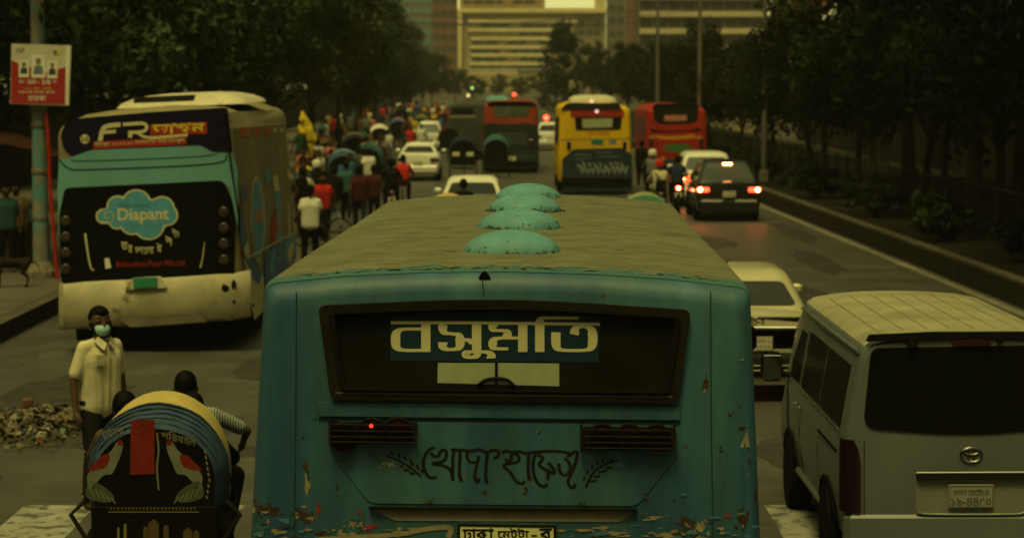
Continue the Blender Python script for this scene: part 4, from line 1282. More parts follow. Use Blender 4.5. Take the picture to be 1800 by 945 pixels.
mb.build('painted_words', [mat('faded_white_paint', (.30, .33, .30), rough=.7), mat('grille_grey', (.12, .13, .12), rough=.7)], E_, recalc=False)
MB().box((FY(1048, 330).x, -.03, .50), (2.35, .14, .26), bevel=.04).build('bumper', blackpan, YB)
AC = MB().loft([[(p.x, p.y, 3.12 + z) for p in round_poly([(-.85 + i_, .3 + i_), (.75 - i_, .3 + i_), (.75 - i_, 3.6 - i_), (-.85 + i_, 3.6 - i_)], .25, 3)] for z, i_ in ((0, 0), (.14, .04), (.22, .2), (.25, .45))]).build('roof_unit', cream_b, YB, smooth=50)
for (lx, ly) in ((1040, 178), (1049, 196)):
    c = FY(lx, ly)
    MB().lathe([(.001, -.07), (.05, -.07), (.06, -.03), (.06, 0)], (c.x, 0, c.z), 'y', 12).build('roof_lamp', mat('pink_lens', (.6, .4, .35), rough=.2, emit=(1, .6, .5), estr=1.2), YB)
for x in (1000, 1098):
    c = FY(x, 256)
    MB().box((c.x, -.01, c.z), (.14, .06, .3), bevel=.03).build('tail_lamp', lampd, YB)
# --- red and black bus ahead
redbus = mat('faded_red_bus_paint', (.30, .05, .022), rough=.55, var=.2, vscale=1.5)
blkbus = mat('sooty_bus_paint', (.026, .034, .032), rough=.6, var=.3)
RB, rh_, FR_ = bus('city_bus', 'red topped bus with a sooty dark lower tail in the middle of the road', (898 - 900) / 42., 101, 2.36, 9, 2.94, 3.06, [redbus], r=.2)
panel(RB, FR_, 'lower_tail', [(850, 219), (862, 216), (893, 219), (925, 216), (946, 220), (948, 296), (850, 296)], blkbus, .010, .04, r=3)
panel(RB, FR_, 'top_visor', [(856, 182), (868, 178), (930, 178), (943, 183), (940, 186), (858, 186)], blackpan, .03, .06, r=2)
panel(RB, FR_, 'rear_window', [(867, 187), (931, 187), (929, 205), (869, 205)], mat('green_grey_glass', (.10, .11, .07), rough=.3, var=.3), .016, .04, r=4)
mb = MB()
for k in range(4): mb.ribbon([(874, 235 + 5.5 * k), (926, 235 + 5.5 * k)], 1.6, lifted(FR_, .014), 0, 1)
mb.build('grille', mat('grille_grey', (.12, .13, .12)), RB, recalc=False)
for x in (-.85, .85): MB().box((x, -.02, 1.25), (.2, .06, .34), bevel=.03).build('tail_lamp', lampd, RB)
MB().box((0, -.05, .58), (2.2, .14, .28), bevel=.04).build('bumper', blkbus, RB)
number_plate(RB, 'number_plate', (-.1, -.135, .62), .62, .17, plate_y, [('ঢাকা েমেটা', .1, .2, .9, .8)], border=False)
MB().loft([[(p.x, p.y, 3.03 + z) for p in round_poly([(-1.05 + i_, .2 + i_), (-.1 - i_, .2 + i_), (-.1 - i_, 2.2 - i_), (-1.05 + i_, 2.2 - i_)], .2, 3)] for z, i_ in ((0, 0), (.12, .04), (.18, .2))]).build('roof_unit', mint, RB, smooth=50)
# --- red double banded bus at right
redb2 = mat('bright_red_bus_paint', (.36, .022, .014), rough=.45, var=.15)
R2, r2h, FQ = bus('city_bus', 'bright red bus with an orange stripe and green swirls on its tail', 6.52, 96, 2.45, 9.5, 2.78, 2.92, [redb2], r=.22, sidecol=dglass)
panel(R2, FQ, 'rear_window', [(1147, 187), (1160, 183), (1218, 184), (1228, 188), (1226, 212), (1215, 217), (1160, 218), (1150, 212)], dglass, .014, .04, r=4)
panel(R2, FQ, 'top_visor', [(1146, 187), (1154, 182), (1220, 182), (1230, 188)], blackpan, .03, .05, r=2)
mb = MB()
mb.sheet([lifted(FQ, .017)(*p) for p in [(1168, 203), (1207, 202), (1207, 212), (1168, 213)]], 0)
mb.sheet([lifted(FQ, .006)(*p) for p in round_poly([(1148, 237), (1180, 240), (1222, 236), (1222, 243), (1180, 246), (1156, 244)], 3, 2)], 1)
mb.sheet([lifted(FQ, .006)(*p) for p in [(1143, 226), (1165, 230), (1214, 229), (1232, 224), (1230, 231), (1145, 233)]], 3)
for q in (blob_poly(1190, 260, 32, 8, 1), blob_poly(1148, 272, 9, 6, 2), blob_poly(1210, 283, 12, 10, 4)): mb.sheet([lifted(FQ, .006)(*p) for p in q], 2)
for q in (blob_poly(1166, 280, 7, 6, 5), blob_poly(1146, 243, 6, 5, 6), blob_poly(1228, 242, 5, 4, 7)): mb.sheet([lifted(FQ, .008)(*p) for p in q], 1)
mb.build('tail_livery', [mat('pale_pink_film', (.5, .2, .15)), mat('amber_stripe', (.60, .24, .015), rough=.5), mat('green_swirl', (.05, .15, .04), rough=.5), blackpan], R2, recalc=False)
for x in (-1.0, 1.0): MB().box((x, -.01, 1.35), (.16, .06, .5), bevel=.03).build('tail_lamp', lampd, R2)
MB().box((0, -.05, .6), (2.3, .14, .3), bevel=.04).build('bumper', blkbus, R2)
# --- dim bus behind
DB, dh_, FD = bus('city_bus', 'dim grey green bus half hidden left of the red topped bus', (829 - 900) / 36., 118, 2.35, 9, 2.72, 2.82, [mat('dim_bus_paint', (.05, .055, .045), rough=.6, var=.25)], r=.2)
panel(DB, FD, 'rear_window', [(795, 190), (832, 190), (832, 202), (795, 202)], dglass, .012, .03, r=3)
panel(DB, FD, 'pale_band', [(790, 203), (836, 203), (836, 207), (790, 207)], concrete, .010, .03)
# ------------------------------------------------------------------ the silver van
VX, VD = 3.48, 18.3
VAN = thing('passenger_van', 'silver passenger van with a dusty ribbed roof and a wide black tailgate window', 'van', (VX, VD, 0))
vh = [(0, .3), (.84, .3), (.90, .38), (.945, .75), (.952, 1.12), (.925, 1.3), (.862, 1.66), (.835, 1.80), (.80, 1.875), (.74, 1.92), (.55, 1.955), (.3, 1.975), (0, 1.98)]
VL = 4.75
vsec = [(0, .07), (.012, .035), (.04, .012), (.10, 0), (3.2, 0), (3.7, .01)]
mb = MB()
rings = [mirror_ring(vh, y, i, .952, .3, 1.98) for y, i in vsec]
for (y, zt, k) in ((4.05, 1.80, .99), (4.35, 1.35, .985), (4.6, 1.12, .96), (4.72, .9, .9)):   # windscreen and nose
    rg = mirror_ring(vh, y, 0, .952, .3, 1.98)
    rings.append([(x * k, yy, .3 + (z - .3) * (zt - .3) / 1.68 if z > zt * .6 else z) for x, yy, z in rg])
mb.loft(rings)
mb.build('body', silver, VAN, smooth=40)
def vz(x): return half_z(vh, abs(x))
mb = MB()                                                   # dusty roof skin
rx_ = [(.80, 1.875), (.74, 1.92), (.55, 1.955), (.3, 1.975), (0, 1.98)]
prof = rx_ + [(-x, z) for x, z in reversed(rx_[:-1])]
def vins(y): return 0 if y > .1 else .012 * (.1 - y) / .06
mb.loft([[(x * .995, y, z + .004 - vins(y) * .8) for x, z in prof] for y in (.05, .1, .5, 1, 2, 3, 3.65)], closed=False, caps=(False, False))
ROOF = mb.build('roof', silverdust, VAN, smooth=40, recalc=False)
mb = MB()
for k in range(8):
    x = -.63 + .18 * k
    mb.tube([(x, .32, vz(x) + .003), (x, 1.6, vz(x) + .004), (x, 3.3, vz(x) + .004)], .005, 6)
mb.build('roof_rib', mat('rib_dark_dust', (.20, .18, .12), rough=.8), ROOF)  # ribs in a darker dusty tone than the roof skin
for s in (-1, 1):
    MB().tube([(s * .832, .06, 1.83), (s * .84, 1.5, 1.83), (s * .836, 3.6, 1.83)], .016, 6).build('drip_rail', silver, VAN, smooth=60)
FV = rear_map(VAN, 0.0)
def mir(pts): return pts + [(2 * 1707 - x, y) for x, y in reversed(pts)]
win = round_poly([(1519, 752), (1533, 612), (1881, 606), (1895, 746), (1707, 766)], [26, 16, 16, 26, 200], 6)
panel(VAN, FV, 'tailgate_window', win, mat('privacy_glass', (.006, .006, .006), rough=.10, spec=.4), .008, .03)
grow = [(Vector(p) - Vector((1707, 690))) * 1.012 + Vector((1707, 690)) for p in win]
MB().ring([FV(*p) for p in grow], [FV(*p) for p in win], (0, -.010, 0)).build('window_trim', rubber, VAN)
# roof spoiler shade, hinge, high stop lamp
panel(VAN, FV, 'roof_gutter', [(1522, 600), (1528, 588), (1640, 583), (1886, 582), (1892, 596), (1707, 594)], rubber, .022, .05, r=3)
panel(VAN, FV, 'stop_lamp', [(1672, 596), (1742, 595), (1740, 606), (1674, 607)], lampd, .032, .05, r=3)
panel(VAN, FV, 'rear_view_bracket', [(1590, 590), (1614, 590), (1612, 604), (1604, 610), (1594, 604)], rubber, .05, .06, r=3)
c = FV(1757, 598)
MB().lathe([(.001, -.05), (.022, -.05), (.024, 0)], (c.x, 0, c.z), 'y', 12).build('washer_jet', rubber, VAN)
emblem(VAN, (FV(1707, 798).x, -.010, FV(1707, 798).z), .082, .056, mat('dull_chrome', (.20, .195, .165), rough=.3, metal=1.0))
# garnish, recess, plate
rec = [(1610, 842), (1804, 842), (1810, 898), (1800, 903), (1616, 903), (1609, 896)]
RC = panel(VAN, FV, 'plate_recess', rec, mat('silver_shade', (.25, .245, .2), rough=.45, metal=.3), .004, .02, r=5)
MB().tube(smooth_pts([FV(1612, 900, -.012), FV(1640, 903, -.016), FV(1775, 903, -.016), FV(1802, 900, -.012)], 3), .011, 6).build('recess_lip', silver, VAN, smooth=60)
panel(VAN, FV, 'handle_garnish', [(1609, 830), (1805, 829), (1803, 842), (1611, 843)], mat('smoked_chrome', (.05, .048, .04), rough=.25, metal=.8), .035, .05, r=4, bev=.008)
MB().tube([FV(1611, 830, -.038), FV(1804, 829, -.038)], .006, 6).build('chrome_strip', chrome, VAN)
number_plate(VAN, 'number_plate', (FV(1706, 871).x, -.022, FV(1706, 871).z), .345, .185, plate_w if False else mat('plate_silver', (.27, .265, .21), rough=.5, var=.1), [('ঢাকা েমেটা-চ', .1, .14, .9, .44), ('১৯-৪৪৫০', .06, .54, .94, .88)])
mb = MB()
for s in (-1, 1):
    x0 = s * .80
    z0_, z1_ = FV(1500, 900).z, FV(1500, 772).z
    pts = [(s * .955, .16, z0_), (s * .93, -.004, z0_), (s * .80, -.016, z0_), (s * .80, -.016, z1_ - .12), (s * .85, -.012, z1_), (s * .93, .0, z1_), (s * .957, .16, z1_)]
    tl = MB()
    lo, hi = [(s * .960, .16), (s * .945, .03), (s * .905, -.010), (s * .815, -.018)], None
    rows = []
    for z, cut in ((z0_, 1), (z0_ + .2, 1), (z1_ - .2, 1), (z1_ - .08, .8), (z1_, .35)):
        rows.append([(x if i < 2 else s * (.905 - (.905 - abs(x)) * cut), y, z) for i, (x, y) in enumerate(lo)])
    tl.loft(rows, closed=False, caps=(False, False))
    tl.build('tail_lamp', mat('smoky_red_lens', (.016, .005, .004), rough=.2, spec=.6), VAN, smooth=50)
MB().box((0, .062, .41), (1.87, .16, .38), bevel=.04).build('bumper', silver, VAN)
mb = MB()
mb.ribbon([(1519, 775), (1519, 945)], 1.6, lifted(FV, .003), 0, 1)
mb.ribbon([(1520, 908), (1895, 908)], 2.0, lifted(FV, .003), 0, 1)
mb.build('panel_gap', under, VAN, recalc=False)
for s in (-1, 1):                                           # flank: glazing, trim line, sliding door gaps, rail, handles, arches, wheels
    def P(y, z, k=.006): return Vector((s * (half_x(vh, z) + k), y, z))
    for (ya, yb, zt) in ((.28, 1.55, 1.70), (1.62, 2.78, 1.70), (2.90, 3.60, 1.66)):
        lo_z = 1.22
        pts = [P(ya, lo_z), P(yb, lo_z), P(yb, 1.35), P(yb - (.25 if yb > 3 else 0), zt), P(ya, zt), P(ya, 1.4)]
        MB().slab([p - Vector((s * .02, 0, 0)) for p in pts], (s * .02, 0, 0)).build('side_window', mat('side_tint', (.006, .006, .005), rough=.4, spec=.03), VAN)
    mb = MB()
    mb.tube([P(.26, 1.205, .009), P(1.6, 1.205, .009), P(2.84, 1.205, .009), P(2.86, 1.45, .009), P(2.87, 1.69, .009)], .006, 5)
    mb.build('window_trim', chrome, VAN)
    mb = MB()
    for y in (1.58, 2.84, 3.78):
        mb.tube([P(y, .42, .0), P(y, .8, .0), P(y, 1.2, .0)], .006, 5)
    mb.tube([P(.35, 1.02, .002), P(1.5, 1.02, .002)], .012, 5)
    mb.build('panel_gap', under, VAN)
    MB().box(P(2.72, 1.04, .02), (.03, .18, .045), bevel=.012).build('door_handle', silver, VAN)
    MB().box(P(3.0, 1.04, .02), (.03, .18, .045), bevel=.012).build('door_handle', silver, VAN)
    for yw in (1.02, 3.62):
        o_ = MB()
        o_.slab([(s * (.905 + (.045 if z > .5 else .0)), y, z) for y, z in arc(yw, .33, .40, .40, 180, 0, 14)] + [(s * .9, yw + .4, .28), (s * .9, yw - .4, .28)], (s * .012, 0, 0))
        o_.build('wheel_arch', under, VAN)
        wheel(VAN, s * .865, yw, .335, .2)
    MB().tube([P(1.5, .42, .01), P(3.15, .42, .01)], .03, 6).build('side_sill', silver, VAN, smooth=60)
    m_ = MB().box((s * 1.10, 3.75, 1.28), (.2, .12, .27), bevel=.05).build('wing_mirror', rubber, VAN)
    MB().box((s * 1.10, 3.685, 1.28), (.165, .012, .22), bevel=.004).build('mirror_glass', mat('mirror_glass', (.3, .3, .28), rough=.08, metal=1.0), m_)
    MB().tube([(s * .93, 3.75, 1.2), (s * 1.05, 3.75, 1.24)], .025, 6).build('mirror_arm', rubber, m_)
MB().slab([(-.74, 4.02, 1.80), (.74, 4.02, 1.80), (.84, 4.36, 1.34), (-.84, 4.36, 1.34)], (0, .03, .03)).build('windscreen', MATS['privacy_glass'], VAN)
MB().box((0, VL / 2, .33), (1.6, VL - .5, .2)).build('underbody', under, VAN)

# ------------------------------------------------------------------ cars
def car(label, X, d, W, L, H, zb, kind, paint, yaw=0, lamps=False, name='parked_car', yr=(.62, 1.35), plate=None, hwf=(.88, .66), grp=None, lower=None, high=False, mir=.08):
    t = thing(name, label, 'car', (X, d, 0), (0, 0, R(yaw)), grp)
    hw = W / 2
    suv = kind == 'suv'
    st_ = [(0, .12, zb - .10), (.03, .06, zb - .04), (.12, .02, zb), (.5, 0, zb), (yr[1] + 1.4, 0, zb - .02), (L * .70, 0, zb - .06), (L * .86, .03, zb - .14), (L * .97, .10, zb - .26), (L, .2, zb - .36)]
    rings = []
    for y, ins, zt in st_:
        w = hw - ins
        h = [(0, .22), (w - .16, .22), (w - .05, .33), (w, .58), (w - .005, zt - .26), (w - .05, zt - .08), (w - .13, zt - .015), (0, zt + .03)]
        rings.append(mirror_ring(h, y, 0))
    mb = MB()
    mb.loft(rings)
    yf0, yf1 = L * .74, L * .56
    zr = H - .10
    def gy_r(z): return yr[0] + (yr[1] - yr[0]) * (z - zb) / (zr - zb)
    def gy_f(z): return yf0 + (yf1 - yf0) * (z - zb) / (zr - zb)
    def ghw(z): return hw * (hwf[0] + (hwf[1] - hwf[0]) * (z - zb) / (zr - zb))
    def gring(z, i=0, zz=None):
        return [(p.x, p.y, zz or z) for p in round_poly([(-ghw(z) + i, gy_r(z) + i), (ghw(z) - i, gy_r(z) + i), (ghw(z) - i, gy_f(z) - i), (-ghw(z) + i, gy_f(z) - i)], .16, 4)]
    mb.loft([gring(zb - .06), gring(zb + .15), gring(zr - .12), gring(zr), gring(zr, .05, H - .045), gring(zr, .14, H - .012), gring(zr, .3, H)])
    mb.build('body', paint, t, smooth=38)
    z1, z2 = zb + .05, zr - .05
    mb = MB()
    pts = []
    def rp(u, z): return Vector((u * (ghw(z) - .10), gy_r(z) - .012 + (0 if abs(u) < .9 else .004), z))
    q = round_poly([(-1, 0), (1, 0), (.96, 1), (-.96, 1)], .16, 3)
    A = [rp(p.x, z1 + (z2 - z1) * p.y) for p in q]
    MB().slab([a + Vector((0, .03, -.01)) for a in A], (0, -.03, .01)).build('rear_window', glass, t)
    A = [Vector((u * (ghw(z) - .06), gy_f(z) + .012, z)) for u, z in ((-1, z1), (1, z1), (.95, z2), (-.95, z2))]
    MB().slab([a - Vector((0, .03, .01)) for a in A], (0, .03, .01)).build('windscreen', glass, t)
    for s in (-1, 1):
        ym = (gy_r(z2) + gy_f(z2)) / 2
        for ya, yb in (((gy_r(z1) + .28, gy_r(z2) + .16), (ym - .04, ym - .04)), ((ym + .04, ym + .04), (gy_f(z1) - .2, gy_f(z2) - .1))):
            A = [Vector((s * (ghw(z1) + .008), ya[0], z1)), Vector((s * (ghw(z1) + .008), yb[0], z1)), Vector((s * (ghw(z2) + .008), yb[1], z2)), Vector((s * (ghw(z2) + .008), ya[1], z2))]
            MB().slab([a - Vector((s * .02, 0, 0)) for a in A], (s * .02, 0, 0)).build('side_window', glass, t)
        zl = zb - (.20 if not suv else .22)
        tlm = lampl if lamps else lampd
        o = MB().box((s * (hw - .20), .02, zl), (.34, .14, .13 if not suv else .12), bevel=.03, rot=(0, 0, s * R(14))).build('tail_lamp', tlm, t)
        if lamps:
            MB().lathe([(.001, -.075), (.05, -.072), (.06, -.06), (.06, -.03)], (s * (hw - .12), .02, zl), 'y', 12).build('bulb', lampc, o)
        MB().box((s * (hw + mir), L * .66, zb + .06), (.18, .1, .13), bevel=.035).build('wing_mirror', paint, t)
        for yw in (L * .20, L * .80): wheel(t, s * (hw - .11), yw, .36 if suv else .31, .2)
    MB().box((0, .03, .46), (W - .16, .22, .30), bevel=.06).build('bumper', lower or paint, t)
    number_plate(t, 'number_plate', (0, -.125 if suv else -.05, zb - .36 if not suv else zb - .34), .36, .17, plate_w, [('ঢাকা েমেটা-গ', .1, .14, .9, .44), (plate or '২৭-৬০১৪', .08, .54, .92, .88)])
    MB().box((0, L / 2, .27), (W - .3, L - .5, .18)).build('underbody', under, t)
    if high:
        MB().box((0, gy_r(zr) - .02, zr + .015), (.26, .06, .035), bevel=.01).build('stop_lamp', lampc, t)
    return t, (gy_r, ghw, zr)
SED, (gr, gh, zr) = car('pale silver sedan with a dark boot band beside the silver van', 2.97, 29.1, 1.66, 4.35, 1.55, 1.08,  'sedan', mat('champagne_paint', (.50, .46, .30), rough=.35, metal=.2, var=.08, coat=.3), plate='৩৭-২০৭০', name='sedan_car', hwf=(.80, .60), yr=(.52, 1.02), mir=-.03, lower=mat('dark_lower_paint', (.022, .021, .016), rough=.6))
MB().box((0, .018, .985), (1.40, .03, .125), bevel=.01).build('boot_garnish', blackcar, SED)
MB().box((0, -.002, .912), (1.30, .03, .022), bevel=.006).build('chrome_strip', chrome, SED)
MB().box((0, .03, .77), (1.5, .06, .27), bevel=.02).build('lower_boot', MATS['dark_lower_paint'], SED)
for z in (.46, .40): MB().box((0, -.085, z), (1.3, .02, .012), bevel=.004).build('chrome_strip', MATS['dull_chrome'], SED)
emblem(SED, (0, -.002, .99), .075, .05, MATS['dull_chrome'])
MB().tube([(-.28, 1.45, 1.47), (-.29, 1.30, 1.55), (-.25, 1.16, 1.66)], [.02, .014, .006], 6).build('antenna', rubber, SED)
car('white sedan right behind the red shirted cyclist, far left of the bus row', (735 - 900) / 45.7, 93, 1.66, 4.3, 1.47, 1.04, 'sedan', whitecar, name='sedan_car')
car('white car whose roof and rear window show just over the near bus roof', (829 - 900) / 72., 59, 1.66, 4.3, 1.50, 1.02, 'sedan', whitecar, name='sedan_car', hwf=(.9, .74))
car('black sport utility car with lit red tail lamps on the right lane', (1282 - 900) / 64., 66.5, 1.82, 4.6, 1.66, 1.10, 'suv', blackcar, name='utility_car', lamps=True, high=True, yr=(.10, .55), hwf=(.93, .74))
car('white sport utility car just ahead of the black one', (1243 - 900) / 57.4, 74, 1.74, 4.4, 1.68, 1.10, 'suv', whitecar, name='utility_car', lamps=True, yr=(.10, .5), hwf=(.93, .76))
car('distant white car between the red topped bus and the yellow bus', (966 - 900) / 32., 133, 1.62, 4.2, 1.55, 1.0, 'sedan', whitecar, name='sedan_car')
car('white microbus shaped car among the far crowd at left', (755 - 900) / 33., 128, 1.6, 4.2, 1.7, 1.05, 'suv', whitecar, name='utility_car', yr=(.1, .4))
# signal lights far down the road; the nearer two are vehicle lamps on added posts
sig = [(960, 207, 150, 1, 'red vehicle tail lamp set on an added post right of the red topped bus'), (971, 219, 150, 1, 'lower small red vehicle tail lamp on an added post beside the yellow bus'), (904, 166, 300, 1, 'distant red signal above the red topped bus'), (830, 155, 300, 0, 'distant greenish signal left of the far road axis'), (823, 168, 300, 2, 'distant pale yellow lamp below the greenish signal')]
sm_ = [mat('signal_green', (.1, .5, .2), emit=(.5, .9, .2), estr=1.6), mat('signal_red', (.6, .05, .03), emit=(1, .05, .02), estr=12), mat('signal_yellow', (.6, .5, .2), emit=(1, .75, .3), estr=2.0)]
for px, py, Yd, k, lab in sig:
    p = at_depth(px, py, Yd)
    t = thing('traffic_light', lab, 'traffic light', (p.x, Yd, 0))
    rr = .16 if py == 207 else .10 if Yd == 150 else .17
    MB().tube([(0, .1, 0), (0, .1, p.z + .3)], .05, 8).build('post', darkmetal, t)
    MB().box((0, .06, p.z), (rr * 2.6, .14, rr * 2.9), bevel=.03).build('housing', darkmetal, t)
    MB().lathe([(.001, -.06), (rr * .7, -.05), (rr, -.012)], (0, 0, p.z), 'y', 14).build('lens', sm_[k], t)
# ------------------------------------------------------------------ people
skin = mat('brown_skin', (.085, .048, .030), rough=.55, var=.1)
hairm = mat('black_hair', (.005, .0045, .004), rough=.6, var=.2)
def cloth(nm, c, **k): return mat('cloth_' + nm, c, rough=.85, var=.18, vscale=9, bump=.25, bscale=18, spec=.15, **k)
CL = {'cream': (.56, .50, .34), 'white': (.66, .64, .54), 'red': (.48, .025, .02), 'maroon': (.055, .012, .010), 'blue': (.04, .10, .24), 'teal': (.035, .10, .11), 'grey': (.14, .14, .13), 'black': (.008, .008, .008), 'orange': (.48, .13, .025), 'green': (.04, .13, .05), 'brown': (.10, .06, .03), 'pink': (.45, .14, .13), 'dark blue': (.015, .025, .05), 'khaki': (.22, .17, .09), 'yellow': (.62, .44, .03)}
CM = {k: cloth(k.replace(' ', '_'), v) for k, v in CL.items()}
def J_stand():
    return dict(pel=(0, 0, .93), wai=(0, 0, 1.08), che=(0, .0, 1.27), nek=(0, .0, 1.43), head=(0, .012, 1.585),
                sL=(-.158, 0, 1.365), eL=(-.235, -.02, 1.11), wL=(-.245, .05, .87), sR=(.158, 0, 1.365), eR=(.235, -.02, 1.11), wR=(.245, .05, .87),
                hL=(-.09, 0, .91), kL=(-.10, .02, .49), aL=(-.105, -.03, .09), hR=(.09, 0, .91), kR=(.10, .02, .49), aR=(.105, -.03, .09))
def J_walk():
    J = J_stand()
    J.update(kL=(-.10, .17, .51), aL=(-.10, .20, .10), kR=(.10, .03, .48), aR=(.10, -.27, .17), eL=(-.24, -.11, 1.12), wL=(-.23, -.10, .88), eR=(.24, .07, 1.12), wR=(.22, .20, .93))
    return J
def J_phone():
    J = J_stand()
    J.update(eR=(.24, .05, 1.12), wR=(.13, .22, 1.38), kL=(-.12, .06, .49), aL=(-.13, .03, .09))
    return J
def J_ride(seat=.80, bar=(.22, .52, 1.02), foot=(.14, .32, .36), lean=.12):
    J = J_stand()
    dz = seat - .86
    for k in ('pel', 'wai', 'che', 'nek', 'head', 'sL', 'sR', 'hL', 'hR'):
        x, y, z = J[k]
        J[k] = (x, y + max(0, z - .93) * lean / .5, z + dz)
    for s, n in ((-1, 'L'), (1, 'R')):
        J['e' + n] = (s * .27, .30, (J['s' + n][2] + bar[2]) / 2 - .04)
        J['w' + n] = (s * bar[0], bar[1] - .06, bar[2] + .03)
        J['k' + n] = (s * .17, .40, seat - .06)
        J['a' + n] = (s * foot[0], foot[1], foot[2])
    return J
def J_sit(seat=.5):
    J = J_ride(seat, (.12, .42, seat + .22), (.12, .46, seat - .42), .06)
    return J
PM = {}
def person_parts(key, J, voxel, hero=False, sleeve=.55, lungi=False, turn=0.0):
    V = {k: Vector(p) for k, p in J.items()}
    h = V['head']
    f = Euler((0, 0, turn)).to_matrix()
    def hd(x, y, z): return h + f @ Vector((x, y, z))
    body = [(V['nek'] - Vector((0, 0, .05)), .062, hd(0, -.015, -.08), .054), (hd(0, .022, -.085), .056, hd(0, .018, -.02), .074), (hd(0, -.012, .0), .090, hd(0, -.008, .012), .088), (hd(0, .085, -.018), .012, hd(0, .098, -.042), .016),
            (hd(-.088, -.005, -.02), .018, hd(-.088, -.008, -.045), .012), (hd(.088, -.005, -.02), .018, hd(.088, -.008, -.045), .012),
            (V['pel'], .10, V['wai'], .09), (V['wai'], .09, V['che'], .09), (V['sL'], .045, V['sR'], .045), (V['che'], .085, V['nek'], .055)]
    if hero: body += [(hd(-.05, .076, .006), .014, hd(.05, .076, .006), .014), (hd(-.025, .085, -.078), .012, hd(.025, .085, -.078), .012)]
    shirt = [(Vector((sx, 0, 0)) + V['wai'] - Vector((0, 0, .20)), .118, Vector((sx, 0, 0)) + V['wai'], .116) for sx in (-.075, 0, .075)]
    shirt += [(Vector((sx, 0, 0)) + V['wai'], .116, Vector((sx * 1.1, 0, 0)) + V['che'], .118) for sx in (-.075, 0, .075)] + [(V['sL'], .062, V['sR'], .062), (V['sL'], .056, V['nek'] - Vector((.03, 0, .03)), .05), (V['sR'], .056, V['nek'] - Vector((-.03, 0, .03)), .05), (V['che'], .12, V['nek'] - Vector((0, 0, .02)), .066)]
    trous = [(V['hL'], .105, V['hR'], .105)]
    for n in 'LR':
        s, e, w = V['s' + n], V['e' + n], V['w' + n]
        body += [(s, .052, e, .040), (e, .040, w, .027)]
        d = (w - e).normalized()
        sd = Vector((1 if n == 'R' else -1, 0, 0))
        if hero:
            c = w + d * .045
            fw = Vector((0, 1, 0))
            body.append((w, .026, c + d * .02, .032))
            for q, ln in ((-1.5, .070), (-.5, .085), (.5, .080), (1.5, .062)):
                b0 = c + d * .03 + fw * q * .017
                m_ = b0 + d * ln * .5 - sd * .006
                body += [(b0, .0105, m_, .0095), (m_, .0095, m_ + d * ln * .45 - sd * .018, .008)]
            body += [(w + d * .03 + fw * .02, .012, w + d * .065 + fw * .048 - sd * .01, .010), (w + d * .065 + fw * .048 - sd * .01, .010, w + d * .095 + fw * .05 - sd * .014, .009)]
        else:
            body += [(w, .026, w + d * .10, .033)]
        k, a = V['k' + n], V['a' + n]
        body += [(V['h' + n], .08, k, .052), (k, .052, a, .036), (a + Vector((0, -.03, -.045)), .036, a + Vector((0, .15, -.055)), .030)]
        shirt.append((s, .063, s.lerp(e, sleeve if sleeve <= 1 else 1), .060))
        if sleeve > 1: shirt.append((e, .06, e.lerp(w, .9), .046))
        trous += [(V['h' + n], .10, k, .076), (k, .075, k.lerp(a, .92), .062)]
    if lungi:
        trous += [(Vector((sx, 0, 0)) + V['pel'], .11, Vector((sx, 0, 0)) + Vector((0, .02, .32)), .13) for sx in (-.07, .07)]
    hair = [(hd(0, -.028, .022), .0955, hd(0, -.022, .038), .090), (hd(0, -.05, -.03), .070, hd(0, -.03, .03), .085), (hd(0, .035, .066), .045, hd(0, .0, .07), .055)]
    out = {}
    for nm, caps, vx in (('body', body, voxel * (.8 if not hero else 1)), ('shirt', shirt, voxel * (1.2 if not hero else 1.2)), ('trousers', trous, voxel * 1.2), ('hair', hair, voxel)):
        o = fused(nm, caps, vx, skin, None, 3 if nm != 'body' else 2)
        me = o.data
        bpy.data.objects.remove(o)
        out[nm] = me
    PM[key] = out
    return out
def person(label, key, loc, rz, shirt_m, trouser_m, group=None, scale=1.0, hair=hairm, skin_m=skin):
    t = thing('person', label, 'person', loc, (0, 0, rz), group)
    t.scale = (scale,) * 3
    for nm, m in (('body', skin_m), ('shirt', shirt_m), ('trousers', trouser_m), ('hair', hair)):
        o = bpy.data.objects.new(nm, PM[key][nm])
        link(o, t)
        o.material_slots[0].link = 'OBJECT'
        o.material_slots[0].material = m
    return t
person_parts('stand', J_stand(), .022)
person_parts('walk', J_walk(), .022)
person_parts('phone', J_phone(), .022)
person_parts('lungi', J_walk(), .022, lungi=True)
person_parts('ride', J_ride(), .022, sleeve=1.5)
# --- hero: masked man beside the rickshaw, facing the camera
JM = J_stand()
JM.update(eR=(.245, -.03, 1.10), wR=(.262, .02, .86), eL=(-.235, -.03, 1.10), wL=(-.235, .03, .86))
person_parts('masked', JM, .0095, hero=True, sleeve=.78, turn=R(-16))
creamshirt = cloth('cream_shirt', (.62, .55, .36))
darktrouser = cloth('dark_trouser', (.018, .018, .017))
MAN = person('man in cream short sleeved shirt and pale blue face mask beside the rickshaw', 'masked', (-3.74, 21.8, 0), R(226), creamshirt, darktrouser, scale=1.09)
hm = Vector(JM['head'])
ft = Euler((0, 0, R(-16))).to_matrix()
def HD(x, y, z): return hm + ft @ Vector((x, y, z))
beardm = hairm
fused('beard', [(HD(-.062, .035, -.075), .030, HD(0, .066, -.115), .034), (HD(.062, .035, -.075), .030, HD(0, .066, -.115), .034), (HD(-.078, .015, -.02), .020, HD(-.07, .03, -.07), .026), (HD(.078, .015, -.02), .020, HD(.07, .03, -.07), .026)], .009, hairm, MAN)
maskm = cloth('mask', (.34, .55, .52))
mk = MB()
rows = []
